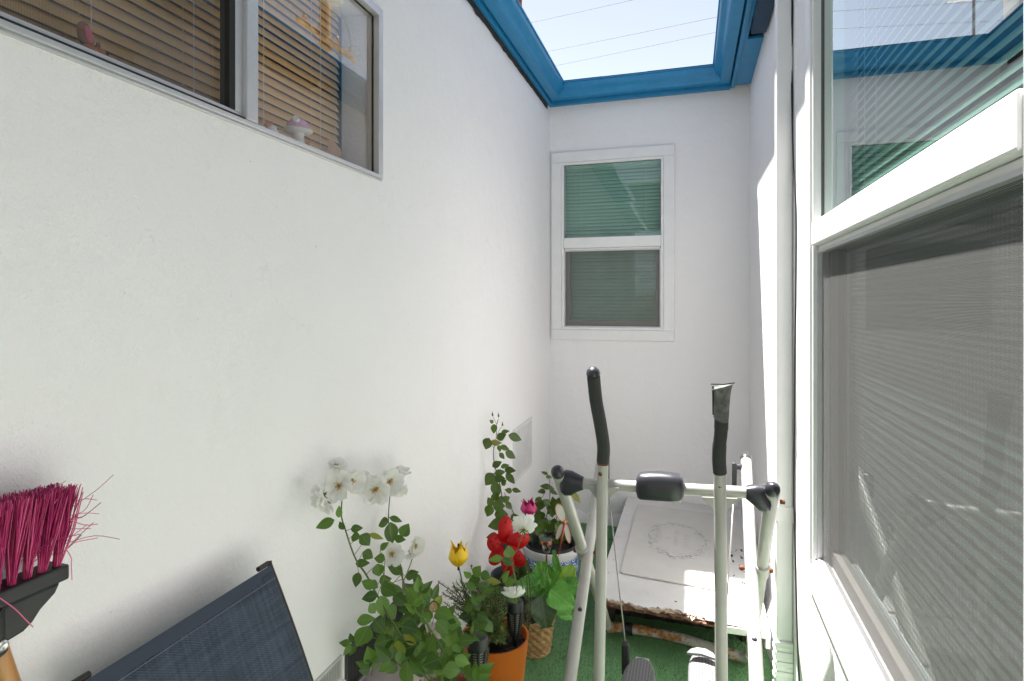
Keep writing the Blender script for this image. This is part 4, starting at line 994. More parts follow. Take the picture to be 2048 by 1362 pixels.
# ------------------------------------------------------------------ big white rose
random.seed(101)
ra = thing('rose_bush', (-.685, 1.66, .27), 'large rose bush with open white flowers climbing the left wall beside the chair', 'rose bush')
lm, sm, sd = MB(), MB(), MB()
def S(lst): return [P(x, y, X=X) for x, y, X in lst]
base = Vector((-.685, 1.66, .27))
s1 = stemline(sm, [base]+S([(850,1340,-.69),(815,1290,-.72),(792,1255,-.76),(753,1188,-.82),(732,1149,-.84),(713,1121,-.855),(700,1089,-.865),(690,1057,-.87),(683,1032,-.875),(684,997,-.88)]), .0032, .0018)
s2 = stemline(sm, [base]+S([(880,1345,-.68),(856,1252,-.70),(828,1206,-.74),(806,1181,-.77),(768,1156,-.80)]), .0032, .0016)
s3 = stemline(sm, S([(806,1181,-.77),(804,1140,-.80),(796,1120,-.83),(784,1112,-.84)]), .002, .0014)
s4 = stemline(sm, S([(815,1190,-.76),(800,1140,-.82),(784,1092,-.85),(777,1040,-.87),(780,990,-.88)]), .0026, .0015)
s5 = stemline(sm, [base]+S([(898,1334,-.64),(880,1290,-.62),(854,1245,-.62),(848,1236,-.62)]), .0030, .0016)
s6 = stemline(sm, [base]+S([(830,1330,-.72),(790,1290,-.76),(745,1275,-.80),(728,1268,-.82)]), .0026, .0015)
stemline(sm, S([(806,1165,-.79),(822,1125,-.83),(829,1098,-.85)]), .002, .0014)
for q in s1[::5]+s2[::6]+s5[::5]: sm.tube([q, q+Vector((rnd(-.006,.006), rnd(-.006,.006), rnd(.002,.006)))], [.0012, .0001], 4, cap=False)
up = [(649,1048,200,40,19),(678,1023,90,24,12),(683,1051,110,20,12),(714,1057,10,28,14),(712,1074,0,20,18),(731,1080,-45,28,24),(753,1073,-20,30,10),
(736,1110,-30,24,20),(759,1117,170,22,18),(725,1126,5,28,15),(757,1141,-80,27,23),(714,1160,-100,28,18),(736,1168,160,30,18),(739,1194,190,32,20),
(789,1137,150,38,18),(766,1046,200,26,20),(792,1039,-20,28,12),(782,1068,-85,46,26),(810,1060,60,27,22),(800,1078,0,24,14),(769,1092,40,22,14),
(824,1149,30,32,18),(835,1158,-20,20,16),(842,1173,0,22,14),(824,1181,0,42,22),(764,1213,-80,40,27),(746,1218,-60,26,18),(792,1181,-10,36,20),
(778,1181,-20,36,24),(732,1239,10,36,20),(760,1253,-40,36,26),(725,1273,240,46,34),(748,1170,-40,24,16),(770,1160,20,26,18),(800,1200,-30,34,24),
(812,1215,200,34,22),(784,1225,-60,34,24),(835,1200,20,30,20),(760,1285,200,34,24),(785,1270,-80,38,26),(820,1250,-20,36,24),(846,1222,10,36,24)]
for (x, y, a, l, w_) in up:
    f = max(0, min(1, (y-1000)/300)); X = -.885+.12*f+rnd(-.015, .02)
    bq = leaf_px(lm, x, y, a, l, w_, X=X)
    near = min(s1+s2+s4+s3, key=lambda q: (q-bq).length)
    if (near-bq).length < .09: sm.tube([near, bq], [.0011, .0007], 4, cap=False)
n = 0
while n < 46:
    x, y = rnd(722, 945), rnd(1205, 1400)
    lim = 1232-(x-722)*.25 if x < 800 else (1205 if x < 850 else 1205+(x-850)*.38)
    if y < lim or (x < 790 and y > 1300 and random.random() < .85) : continue
    c = P(x, y, t=rnd(1.50, 1.84)); 
    if c.x < XL+.04: c.x = XL+.05+rnd(0, .04)
    compound(lm, sm, c, rnd(20, 160) if random.random() < .6 else rnd(-60, 240), rnd(.03, .05), size=rnd(.028, .052)); n += 1
for (x, y, a, l, w_, t) in ((934,1281,10,36,21,1.50),(911,1276,95,24,21,1.50),(898,1281,130,24,18,1.51),(916,1295,-70,26,20,1.50),(900,1301,-100,22,18,1.51),(850,1236,160,26,23,1.52),(820,1256,0,36,26,1.56),
    (925,1322,-20,32,20,1.5),(905,1340,-10,34,28,1.5),(893,1345,190,28,16,1.5),(862,1325,200,40,26,1.52),(832,1335,-50,38,28,1.55),(815,1345,95,46,34,1.5),(889,1229,-10,40,26,1.56),(885,1255,-40,36,24,1.53),(800,1300,-80,40,26,1.54),(777,1292,80,42,26,1.56),(860,1290,-120,34,24,1.55),(838,1308,20,38,28,1.56),(870,1210,0,24,14,1.66),(905,1245,-10,38,26,1.6),(915,1262,-50,30,20,1.6)):
    leaf_px(lm, x, y, a, l, w_, t=t)
lm.build('foliage', LEAF_A, ra, smooth=180); sm.build('stems', STEM, ra, smooth=180)
fl = [(679,971,-.870,33,(-.2,-.9,.15)),(752,979,-.868,31,(.0,-.95,.05)),(645,990,-.880,25,(-.75,-.6,-.1)),(672,934,-.892,20,(.3,-.3,.8)),(703,963,-.895,25,(.7,-.6,.2)),
      (722,962,-.897,20,(.3,-.6,.4)),(778,964,-.885,27,(.5,-.5,.3)),(797,978,-.885,17,(.5,-.4,-.4)),(803,948,-.890,18,(.3,-.05,.9)),(656,1007,-.895,19,(-.3,-.6,-.5)),(784,1107,-.840,25,(.05,-.95,.15)),(829,1092,-.850,20,(.7,-.6,.1)),(820,1106,-.86,14,(.2,-.2,-.9))]
for i, (x, y, X, r, nn) in enumerate(fl):
    c = P(x, y, X=X+.012); dep = (c-CAMP).dot(FW); nv = RT*nn[0]-FW*abs(nn[1])+UP*nn[2]
    rose(ra, c, nv, R=r*dep/FPX*1.05, seed=50+i, cup=.18 if i in (0, 1, 10) else .38)
b = MB(); random.seed(5); c = P(866, 1213, t=1.6)
for k in range(5): leaf(b, c+Vector((0,0,.012)), Vector((rnd(-.4,.4), rnd(-.4,.4), -1)), -FW+RT*rnd(-.6,.6), .028, .014, .5, .1)
b.build('withered_flower', WITHER, ra, smooth=180)
b = MB(); 
for (x, y) in ((736,1277),(741,1270)): 
    c = P(x, y, X=-.80); leaf(b, c+Vector((0,0,.008)), Vector((rnd(-.4,.4), rnd(-.4,.4), -1)), -FW, .018, .009, .5, .1)
b.build('withered_flower', WITHER, ra, smooth=180)

# ------------------------------------------------------------------ tall budding rose on the wall
random.seed(202)
rc_ = thing('rose_bush', (-.785, 2.62, .21), 'tall slender dark leaved rose with small buds beside the wall vent', 'rose bush')
lm, sm = MB(), MB()
def SY(lst): return [P(x, y, X=X) for x, y, X in lst]
t1 = stemline(sm, [Vector((-.785, 2.62, .21))]+SY([(1000,1075,-.82),(1005,1010,-.85),(998,960,-.86),(989,930,-.87),(987,900,-.875),(992,878,-.88),(993,855,-.88),(995,840,-.88)]), .0032, .0012)
stemline(sm, SY([(994,868,-.88),(1000,858,-.88),(1005,850,-.88)]), .001, .0007); stemline(sm, SY([(993,848,-.88),(988,838,-.88),(985,831,-.88)]), .001, .0007); stemline(sm, SY([(993,850,-.88),(996,842,-.88),(997,833,-.88)]), .001, .0007)
stemline(sm, [Vector((-.785, 2.64, .21))]+SY([(1035,1060,-.80),(1020,1010,-.83),(1008,985,-.85)]), .0028, .0012)
for (x, y, a, l, w_) in ((988,858,-90,20,12),(983,843,140,10,7),(1003,873,30,21,15),(974,888,250,27,19),(1011,863,10,17,8),(1031,875,-20,31,16),(992,885,0,25,11),(1010,896,-25,21,10),(999,897,-80,14,9),
    (1021,910,-35,25,15),(1004,912,-50,16,9),(994,928,30,21,13),(1010,932,20,19,9),(1020,940,0,23,13),(1000,945,10,23,12),(1021,957,-50,28,13),(979,959,230,29,22),(999,957,0,25,15),(992,980,-75,33,19),
    (1033,981,-10,19,9),(1017,981,160,15,10),(990,992,80,20,14),(980,1003,120,19,14),(998,1011,0,25,20),(978,1022,250,27,18),(1012,998,30,18,13),(1003,1029,0,28,22),(992,1049,190,34,22),(1018,1012,-40,18,12),(1010,1040,40,22,15),(1003,1000,-20,18,13),(1008,965,60,16,10),(985,1075,180,26,18),(1030,1035,20,20,14)):
    X = -.875+max(0, (y-860)/200)*.05+rnd(-.012, .015); bq = leaf_px(lm, x, y, a, l, w_, X=X, nrm=(-FW*.8+UP*.45+RT*rnd(-.3,.3)).normalized())
    near = min(t1, key=lambda q: (q-bq).length)
    if (near-bq).length < .1: sm.tube([near, bq], [.0010, .0006], 4, cap=False)
lm.build('foliage', LEAF_B, rc_, smooth=180); sm.build('stems', STEM_D, rc_, smooth=180)
for (x, y) in ((985,829),(997,831),(1005,849)):
    c = P(x, y, X=-.88); b = MB(); b.lathe(c-Vector((0,0,.009)), [(0, 0), (.0042, .004), (.0045, .009), (.0025, .015), (.0005, .024)], 8); b.build('bud', STEM, rc_, smooth=180)

# ------------------------------------------------------------------ rose in the ceramic pot
random.seed(303)
rd = thing('rose_bush', (-.69, 2.98, .22), 'small leafy rose growing in the blue and white ceramic pot', 'rose bush')
lm, sm = MB(), MB(); b0 = Vector((-.69, 2.98, .22))
t1 = stemline(sm, [b0]+[P(x, y, Y=Y) for x, y, Y in ((1088,1060,2.98),(1096,1020,3.0),(1100,990,3.0),(1098,955,3.0))], .003, .0012)
t2 = stemline(sm, [b0]+[P(x, y, Y=Y) for x, y, Y in ((1080,1050,2.95),(1072,1020,2.94),(1090,985,2.96))], .0026, .0012)
t3 = stemline(sm, [b0]+[P(x, y, Y=Y) for x, y, Y in ((1110,1050,3.02),(1122,1010,3.05),(1140,985,3.08))], .0026, .0012)
for (x, y, a, l, w_) in ((1089,946,160,15,6),(1098,954,0,13,7),(1091,973,170,23,11),(1083,983,180,17,10),(1102,976,-10,16,9),(1108,985,-20,18,8),(1152,995,-45,27,13),(1140,983,0,15,8)):
    leaf_px(lm, x, y, a, l, w_, Y=3.0)
for i in range(70):
    x, y = rnd(1050, 1128), rnd(1000, 1085)
    leaf_px(lm, x, y, rnd(-180, 180), rnd(15, 22), rnd(11, 16), Y=rnd(2.88, 3.08))
lm.build('foliage', LEAF_B, rd, smooth=180); sm.build('stems', STEM_D, rd, smooth=180)

# ------------------------------------------------------------------ rose in the orange pot (arching stems)
random.seed(404)
rb2 = thing('rose_bush', (-.66, 1.95, .30), 'pale green rose arching from the orange pot with drooping white blooms', 'rose bush')
lm, sm = MB(), MB(); b0 = Vector((-.66, 1.95, .30))
t1 = stemline(sm, [b0]+[P(x, y, t=t) for x, y, t in ((1005,1210,2.0),(1032,1180,1.98),(1028,1145,1.98),(1022,1122,1.98),(1036,1095,2.0),(1046,1066,2.0))], .0028, .0013)
t2 = stemline(sm, [P(x, y, t=t) for x, y, t in ((1024,1125,1.98),(1029,1155,1.96),(1033,1182,1.94),(1031,1190,1.93))], .0018, .0012)
t3 = stemline(sm, [b0]+[P(x, y, t=t) for x, y, t in ((968,1220,1.98),(958,1180,1.98),(952,1150,1.98))], .0026, .0013)
t4 = stemline(sm, [b0]+[P(x, y, t=t) for x, y, t in ((992,1200,1.99),(1000,1160,1.99),(1020,1125,1.98))], .002, .0013)
for (x, y, a, l, w_) in ((1018,1103,90,24,21),(991,1118,180,29,13),(1016,1123,-20,26,17),(955,1142,60,24,20),(971,1151,-10,22,18),(948,1160,200,26,20),(987,1163,-10,32,13),(1011,1153,70,26,16),(1021,1164,30,28,16),
    (995,1183,190,30,17),(950,1199,120,24,16),(962,1196,20,22,14),(940,1204,170,22,14),(955,1212,-60,22,16),(948,1226,-90,26,19),(966,1233,-30,26,18),(978,1254,-50,28,19),(936,1215,210,26,17),(1028,1197,-60,32,18),(935,1150,140,20,12),(976,1180,10,26,15),(965,1172,160,22,15),(952,1250,-110,26,18),(932,1232,190,30,20),(940,1172,150,24,16)):
    leaf_px(lm, x, y, a, l, w_, t=rnd(1.90, 1.99) if y > 1190 and x > 1020 else rnd(1.84, 1.98))
lm.build('foliage', LEAF_A, rb2, smooth=180); sm.build('stems', STEM, rb2, smooth=180)
for i, (x, y, r, nn, t) in enumerate(((1047,1056,26,(.1,.25,.95),2.0),(1030,1196,24,(-.1,-.4,.7),1.95))):
    c = P(x, y, t=t); nv = RT*nn[0]-FW*(nn[1] if i else -.35)+UP*nn[2]
    rose(rb2, c+(UP*-.006 if not i else Vector()), nv if i else (RT*.1+FW*.8+UP*.5), R=r*t/FPX*1.08, seed=80+i, cup=.45)

# ------------------------------------------------------------------ rosemary
random.seed(505)
rm = thing('rosemary', (-.66, 1.99, .30), 'dense needle leaved rosemary filling the orange pot', 'rosemary')
nm_, sm = MB(), MB()
def sprig(p0, p1, k, nl=.018):
    mid = p0.lerp(p1, .5)+Vector((rnd(-.02, .02), rnd(-.02, .02), .015)); sp = spline([p0, mid, p1], 6); sm.tube(sp, [.0012]*len(sp), 4, cap=False)
    for i in range(k):
        f = .15+.85*i/k; a = f*(len(sp)-1); j = min(int(a), len(sp)-2); q = sp[j].lerp(sp[j+1], a-j); ax = (sp[j+1]-sp[j]).normalized()
        r = Vector((rnd(-1, 1), rnd(-1, 1), rnd(-1, 1))); r = (r-ax*r.dot(ax)).normalized(); d = (r+ax*.75).normalized(); L = nl*rnd(.7, 1.1)*(1-.4*max(0, f-.8)/.2)
        s = d.cross(ax).normalized()*.0010; nm_.add([q-s, q+s, q+d*L*.6+s*.9, q+d*L, q+d*L*.6-s*.9], [(0, 1, 2, 3, 4)], [[(.5, 0), (.5, 0), (.9, .5), (.9, 1), (.9, .5)]])
for i in range(150):
    a, q = rnd(0, 6.28), math.sqrt(random.random())*.07
    p0 = Vector((-.685+math.cos(a)*q, 1.99+math.sin(a)*q*.6, .30))
    x, y = rnd(905, 1012), rnd(1160, 1290)
    if x < 935 and y > 1230: x += 50
    p1 = P(x, y, t=rnd(1.88, 2.08))
    if p1.x < XL+.02: p1.x = XL+.03
    sprig(p0, p1, 62)
for (x, y) in ((876,1163),(884,1185),(893,1180),(907,1172),(901,1195),(942,1130),(955,1150),(890,1205),(1022,1180),(1030,1168)): sprig(Vector((-.69, 1.99, .30)), P(x, y, t=rnd(1.98, 2.06) if x > 940 else 1.95), 70, .014)
for i in range(26): # second low clump behind basket plant
    sprig(Vector((-.60, 2.16, .20)), P(rnd(1008, 1060), rnd(1130, 1225), t=rnd(2.2, 2.3)), 40)
nm_.build('needles', NEEDLE, rm); sm.build('stems', STEM_D, rm)
# mossy ball between pinwheel and basket plant
random.seed(15); ms = MB(); c = P(1043, 1142, t=2.62)
for i in range(900):
    d = Vector((rnd(-1,1), rnd(-1,1), rnd(-1,1))).normalized(); p = c+Vector((d.x*.035, d.y*.035, d.z*.055)); s = d.cross(Vector((rnd(-1,1),rnd(-1,1),rnd(-1,1)))).normalized()*.0018
    ms.add([p-s, p+s, p+d*.010+s*2], [(0,1,2)])
o = ms.build('moss_cushion', NEEDLE); tag(o, 'small fuzzy moss green cactus-like cushion plant behind the broad leaved plant', 'plant')
cs = MB(); cs.ball(c, .034, (1, 1, 1.6)); co = cs.build('core', LEAF_B, o, smooth=180)
pot('plant_pot', (c.x, c.y, 0), .06, .045, c.z-.04, plain("green_pot", (.03, .06, .045), .5), 'slim dark green pot behind the wicker basket', soil=.012)

# ------------------------------------------------------------------ broad leaved plant in the basket
random.seed(606)
bl = thing('broad_leaved_plant', (-.645, 2.47, .14), 'bright green broad leaved plant with pale veins spilling over the wicker basket', 'broad leaved plant')
lm, lg, sm = MB(), MB(), MB(); b0 = Vector((-.645, 2.47, .14))
L_ = [(1086,1155,95,56,58,2.56,0,.15),(1112,1125,100,46,14,2.52,0,.6),(1132,1152,50,48,38,2.55,0,.2),(1146,1172,20,40,34,2.52,0,.2),(1124,1196,-30,56,48,2.38,.35,.3),(1058,1172,165,52,40,2.44,.3,.15),
      (1042,1180,200,34,26,2.45,.3,.2),(1091,1158,78,40,22,2.40,.1,.05),(1130,1222,-35,46,30,2.44,.2,.2),(1108,1160,70,38,26,2.46,.1,.35),(1150,1210,-70,34,26,2.45,.3,.3),(1075,1190,-100,34,26,2.43,.3,.3),(1098,1200,-60,36,26,2.40,.4,.3),(1100,1190,150,40,30,2.45,.2,.2),(1140,1195,-5,44,40,2.46,.2,.2)]
for (x, y, a, l, w_, t, tilt, fo) in L_:
    bq = leaf_px(lm, x, y, a, l, w_*1.05, t=t, tilt=tilt, fold=fo, droop=.15, shape='broad', wave=.0065, rows=14, nrm=(-FW*.75+UP*.65+RT*rnd(-.15,.15)).normalized())
    sm.tube(spline([b0, b0.lerp(bq, .5)+Vector((0,0,.02)), bq], 5), .0025, 6)
for (x, y, a, l, w_, t) in ((1088,1224,-80,58,52,2.36),(1066,1212,-120,34,26,2.4)):
    bq = leaf_px(lg, x, y, a, l, w_, t=t, tilt=.5, fold=.15, droop=.3, shape='broad', wave=.003, rows=12, nrm=(-FW*.8+UP*.5).normalized()); sm.tube([b0, bq], .0025, 6)
lm.build('leaves', LEAF_C, bl, smooth=180); o = lg.build('leaves', LEAF_G, bl, smooth=180); o['label'] = 'grey green drooping leaf'; sm.build('stems', STEM, bl, smooth=180)

# ------------------------------------------------------------------ garden ornaments
YEL = plain("yellow_plastic", (.95, .60, .01), .35, var=.05); PNK = plain("magenta_plastic", (.52, .012, .13), .35, var=.05); PNK2 = plain("pink_plastic", (.62, .07, .24), .35, var=.05)
GST = plain("green_wire", (.02, .12, .09), .5)
def tulip(c, R, H, mts, base_, label, rot=0):
    t = thing('tulip_ornament', tuple(base_), label, 'garden ornament')
    for k in range(5):
        a0 = rot+2*math.pi*k/5; vs = []; nu, nv = 8, 12
        for j in range(nv+1):
            v = j/nv; rad = R*(.10+.92*math.sin(min(1, v*1.9)*math.pi*.5)**.7-.75*max(0, min(v, .82)-.42)+1.5*max(0, v-.82)); wd = 1.7*(.55+.45*math.sin(math.pi*min(1, v*.9+.1)))*(1 if v < .55 else max(.02, 1-((v-.55)/.45)**1.15))
            for i in range(nu+1):
                s = i/nu*2-1; a = a0+s*wd*.5; rr_ = rad*(1-.05*abs(s))+.0012*(k % 2); vs.append(c+Vector((math.cos(a)*rr_, math.sin(a)*rr_, H*v*(1.0 if k % 2 else 1.08))))
        b = MB(); b.add(vs, [(j*(nu+1)+i, j*(nu+1)+i+1, (j+1)*(nu+1)+i+1, (j+1)*(nu+1)+i) for j in range(nv) for i in range(nu)])
        o = b.build('petal', mts[k % len(mts)], t, smooth=180); m_ = o.modifiers.new("thick", 'SOLIDIFY'); m_.thickness = .0012
    b = MB(); b.tube([base_, c+Vector((0, 0, .004))], .0022, 8); b.build('stake', GST, t, smooth=180)
    b = MB(); b.tube([c, c+Vector((0, 0, H*.92))], .0012, 6); b.ball(c+Vector((0, 0, H*.95)), .004, (1, 1, 1.4), 8, 6); b.tube([c+Vector((0,0,-.012)), c+Vector((0,0,.006))], .004, 8); b.build('pistil', DARKRUB, t, smooth=180)
cy = P(917, 1133, Y=1.93); tulip(cy, .036, .080, [YEL], Vector((-.725, 1.955, .30)), 'yellow plastic tulip ornament on a thin green stake against the white wall', .4)
cp_ = P(1057, 1031, Y=2.90); tulip(cp_, .044, .078, [PNK, PNK2, PNK], Vector((-.765, 2.93, .21)), 'pink plastic tulip ornament above the white rose bloom', -1.2)
# red spotted pinwheel
RED = NM("red_plastic"); RED.color((.62, .006, .008)).setp(.4); _tl = RED.node('ShaderNodeBsdfTranslucent'); _tl.inputs[0].default_value = (.9, .02, .01, 1); _mx = RED.node('ShaderNodeMixShader'); _mx.inputs[0].default_value = .35
RED.link(RED.b.outputs[0], _mx.inputs[1]); RED.link(_tl.outputs[0], _mx.inputs[2]); RED.link(_mx.outputs[0], RED.out.inputs[0]); RED = RED.m
SPOT = plain("dark_red_spot", (.14, .004, .004), .5)
pc = P(1010, 1092, t=2.55)
pw = thing('pinwheel', (-.765, 2.50, 0), 'red pinwheel flower with dark spotted petals on a black stake', 'pinwheel')
pn = (-FW*.9+UP*.25).normalized(); pu = RT; pv = pn.cross(pu) if pn.cross(pu).z > 0 else -pn.cross(pu)
for k, (ang, L, W_) in enumerate(((88, .122, .058), (162, .080, .066), (22, .112, .062), (228, .095, .050), (-42, .112, .056), (-80, .118, .050))):
    a = R_(ang); d = pu*math.cos(a)+pv*math.sin(a); s = pu*-math.sin(a)+pv*math.cos(a); n = 28; W_ *= 1.14; vs = [pc+d*L*.55+pn*.004]
    for j in range(n):
        q = 2*math.pi*j/n; vs.append(pc+d*(L*.54+math.cos(q)*L*.47)+s*math.sin(q)*W_*.5+pn*(.004+-.008*math.cos(q)*math.cos(q)+.006*math.sin(q)+.003*k))
    b = MB(); b.add(vs, [(0, 1+j, 1+(j+1) % n) for j in range(n)]); o = b.build('petal', RED, pw, smooth=180); m_ = o.modifiers.new("thick", 'SOLIDIFY'); m_.thickness = .001
    b = MB()
    for (f, g) in ((.80, .05), (.62, -.38), (.62, .40), (.42, .02)):
        cc = pc+d*(L*f)+s*(g*W_*.5)+pn*(.0056-.004+.006*g+.003*k); b.add([cc]+[cc+d*math.cos(q*.6283)*.0048+s*math.sin(q*.6283)*.0042+pn*.0006 for q in range(10)], [(0, 1+q, 1+(q+1) % 10) for q in range(10)])
    b.build('spot', SPOT, o)
b = MB(); b.lathe(pc+pn*.006, [(0, -.01), (.010, -.008), (.010, .006), (.004, .012), (0, .014)], 12, axis=pn); b.build('hub', DARKRUB, pw, smooth=40)
b = MB(); b.tube([Vector((-.765, 2.50, 0)), pc-pn*.008], .0042, 8); b.build('stake', DARKRUB, pw, smooth=180)
# torch lights
def torch(top, base_, label):
    t = thing('torch_light', tuple(base_), label, 'garden light', 'torch lights by the orange pot')
    b = MB(); b.lathe(top, [(0, .002), (.020, .002), (.027, -.002), (.029, -.010), (.029, -.030)], 24); b.lathe(top, [(.029, -.030), (.0285, -.036), (.026, -.036)], 24); b.build('cap', BK, t, smooth=40)
    # slitted cage: vertical ribs and rings, with a pale core
    b = MB()
    for i in range(12):
        f = i/11; b.lathe(top+Vector((0, 0, -.036-.085*f)), [(.0275-.015*f**1.4, 0), (.0285-.015*f**1.4, -.0016), (.0275-.015*f**1.4, -.0036)], 24)
    for k in range(8):
        a = 2*math.pi*k/8+.35
        pts = [top+Vector((math.cos(a)*(.028-.015*f**1.4), math.sin(a)*(.028-.015*f**1.4), -.036-.088*f)) for f in (0, .25, .5, .75, 1)]; b.tube(pts, .0042, 6)
    b.build('cage', BK, t, smooth=60)
    b = MB(); b.lathe(top+Vector((0, 0, -.036)), [(.022, 0), (.0215, -.03), (.016, -.06), (.009, -.086)], 18); b.build('lamp_core', plain("pale_core", (.42, .40, .36), .5), t, smooth=60)
    b = MB(); b.lathe(top+Vector((0, 0, -.122)), [(.0135, 0), (.010, -.014), (.0085, -.03)], 14); b.tube([top+Vector((0, 0, -.15)), base_], .0075, 10); b.build('stake', BK, t, smooth=50)
torch(P(957, 1270, t=1.72), Vector((P(957, 1270, t=1.72).x, P(957, 1270, t=1.72).y, 0)), 'black solar torch light standing on the turf before the orange pot')
torch(P(1030, 1200, t=2.06), Vector((P(1030, 1200, t=2.06).x, P(1030, 1200, t=2.06).y+.01, .29)), 'black solar torch light planted inside the orange pot behind a white bloom')
# copper topped jar light
jl = thing('jar_light', (-.665, 2.86, .21), 'small glass jar light with copper band in the ceramic pot', 'garden light')
jt = P(1093, 1078, t=2.86)
COP = plain("copper", (.60, .22, .10), .25, .9); JG = m_glass("jar_glass", (.85, .85, .85), base=.12)
b = MB(); b.lathe(jt, [(0, .004), (.020, .004), (.028, .001), (.030, -.003)], 22); b.build('solar_cap', plain("grey_cap", (.10, .10, .11), .25), jl, smooth=40)
b = MB(); b.lathe(jt, [(.0285, -.0035), (.0285, -.020), (.026, -.022)], 22); b.build('copper_band', COP, jl, smooth=40)
b = MB(); b.lathe(jt, [(.024, -.022), (.022, -.045), (.014, -.062), (0, -.064)], 22); b.build('jar', JG, jl, smooth=60)
b = MB(); b.tube([jt+Vector((0, 0, -.064)), Vector((jt.x, jt.y, .20))], .004, 8); b.build('stake', COP, jl)
# dragonfly
df = thing('dragonfly_ornament', (-.60, 2.96, .21), 'pink and white dragonfly ornament leaning in the ceramic pot', 'garden ornament')
dc = P(1130, 1044, t=2.86); RW_ = plain("rose_enamel", (.45, .09, .07), .35); PW = plain("pearl_wing", (.62, .60, .52), .3)
b = MB(); b.ball(dc, .008, (1, 1, 1), 10, 8); b.build('head', plain("gold_bead", (.65, .36, .12), .3, .5), df, smooth=180)
b = MB(); b.tube([dc, P(1119, 1102, t=2.84)], [.0045, .0025], 8); b.tube([P(1119, 1102, t=2.84), Vector((-.635, 2.90, .21))], .002, 6); b.build('tail', RW_, df, smooth=180)
for (x, y, a, l, w_) in ((1122,1026,112,40,17),(1119,1063,250,34,9),(1135,1066,-78,42,10),(1140,1028,75,36,14)):
    m1 = MB(); random.seed(x); leaf_px(m1, x, y, a, l, w_, t=2.86, tilt=0, fold=0, droop=0, nrm=-FW, shape='oval'); m1.build('wing', PW, df, smooth=180)
    c = P(x, y, t=2.858); d = img_dir(a); s = d.cross(-FW); k_ = 2.86/FPX
    m1 = MB(); m1.tube([c+d*math.cos(q/20*6.283)*l*.5*k_+s*math.sin(q/20*6.283)*w_*.56*k_ for q in range(21)], .0014, 5, cap=False); m1.build('wing_rim', RW_, df, smooth=180)

# ------------------------------------------------------------------ figurines on the left window sill
SZ = LW[2]+.0085; FX = -.982
CER = plain("white_ceramic", (.80, .79, .76), .3, var=.03); LIL = plain("lilac_glaze", (.72, .42, .66), .25, var=.08); ORG = plain("orange_glaze", (.70, .24, .07), .4, var=.2, vs=60); PIN = plain("pink_glaze", (.80, .16, .30), .5); BRN = plain("brown_glaze", (.30, .12, .05), .5, var=.2, vs=50)
def at_sill(px, py): p = P(px, py, X=FX); return Vector((FX, p.y, SZ))
# mushroom
c = at_sill(596, 268); mt_ = thing('mushroom_figurine', tuple(c), 'white mushroom figurine with lilac cap on the window sill', 'figurine')
b = MB(); b.lathe(c, [(.020, 0), (.022, .004), (.0165, .018), (.0145, .038), (.017, .048)], 24, cap0=True); b.build('stalk', CER, mt_, smooth=60)
b = MB(); b.lathe(c+Vector((0,0,.048)), [(.012, -.002), (.032, .002), (.038, .006), (.036, .010), (.028, .012)], 28); b.build('brim', CER, mt_, smooth=80)
b = MB(); b.lathe(c+Vector((0,0,.058)), [(.030, 0), (.029, .008), (.025, .017), (.017, .025), (.008, .029), (0, .030)], 24); b.build('cap', LIL, mt_, smooth=180)
b = MB(); b.tube([c+Vector((.010, -.016, .074)), c+Vector((.016, -.031, .078))], .008, 12); b.build('chimney', CER, mt_, smooth=50)
b = MB(); b.ball(c+Vector((.014, .020, .012)), .009, (1, 1, 1.3)); b.ball(c+Vector((.015, .022, .026)), .0065); b.ball(c+Vector((.018, .027, .010)), .005, (1,1,1.6)); b.build('gnome', ORG, mt_, smooth=180)
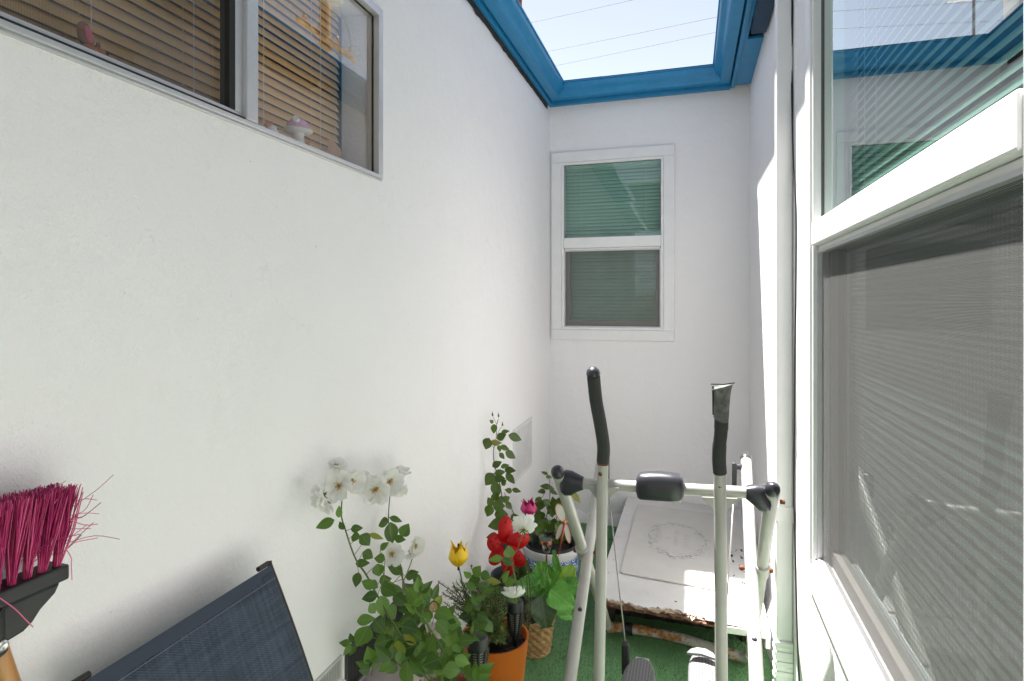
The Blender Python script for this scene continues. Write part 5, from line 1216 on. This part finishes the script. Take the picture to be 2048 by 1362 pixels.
# small orange animal
c = at_sill(541, 262); fx = thing('animal_figurine', tuple(c), 'tiny orange and white animal figurine just peeking over the sill', 'figurine')
b = MB(); b.ball(c+Vector((0, 0, .016)), .016, (.8, 1.1, 1)); b.ball(c+Vector((.002, .006, .030)), .0125, (.9, 1.15, .9)); b.ball(c+Vector((.003, .019, .026)), .006, (.8, 1.3, .7)); b.build('body', CER, fx, smooth=180)
b = MB(); b.ball(c+Vector((-.003, -.003, .038)), .0095, (1, 1.2, .7)); b.lathe(c+Vector((-.004, -.006, .040)), [(.005, 0), (.003, .006), (0, .012)], 8); b.lathe(c+Vector((.006, -.002, .040)), [(.004, 0), (.002, .005), (0, .010)], 8); b.build('crest', ORG, fx, smooth=180)
b = MB(); b.ball(c+Vector((.0125, .010, .031)), .0026, (1,1,1), 8, 6); b.build('eye', DARKRUB, fx, smooth=180)
# squirrel with pink ear
c = at_sill(170, 100); c.x = -.968; sq = thing('animal_figurine', tuple(c), 'brown squirrel figurine with big pink ear behind the insect screen', 'figurine')
b = MB(); b.ball(c+Vector((0, -.004, .020)), .019, (.8, 1.1, 1)); b.ball(c+Vector((.002, .012, .028)), .014, (.85, 1.3, .85)); b.ball(c+Vector((.003, .029, .019)), .006, (.8, 1.4, .8)); b.build('body', ORG, sq, smooth=180)
b = MB(); b.ball(c+Vector((0, -.010, .052)), .018, (.45, .75, 1.25), M=Matrix.Rotation(.25, 3, 'X')); b.ball(c+Vector((0,.012,.042)), .006, (.5,.7,1.3)); b.build('ear', BRN, sq, smooth=180)
b = MB(); b.ball(c+Vector((.006, -.009, .053)), .012, (.35, .62, 1.2), M=Matrix.Rotation(.25, 3, 'X')); b.build('inner_ear', PIN, sq, smooth=180)
b = MB(); b.ball(c+Vector((.0135, .018, .031)), .0028, (1,1,1), 8, 6); b.build('eye', DARKRUB, sq, smooth=180)
b = MB(); b.ball(c+Vector((.004, .028, .015)), .0065, (.8, 1.2, .6)); b.build('muzzle', CER, sq, smooth=180)
# wooden cut-out
c = at_sill(672, 290); wc = [(-.019, 0), (-.019, .050), (-.003, .046), (-.003, .072), (.003, .073), (.007, .070), (.020, .048), (.0215, .034), (.0195, .0)]
PINEW = NM("bare_pine"); PINEW.color(PINEW.ramp(PINEW.noise(28, 5, .6, sc=(1, 3, .4)), [(.3, (.66, .38, .24)), (.7, (.80, .54, .38))])).setp(.7)
b = MB(); b.prism([c+Vector((-.022, 0, 0))+RT*y*1.55+Vector((0,0,z*1.08)) for y, z in wc], tuple(FW*.007)); o = b.build('wooden_cutout', PINEW.m, bevel=.0008); tag(o, 'small bare wood cut-out shape propped at the end of the sill', 'wooden ornament')
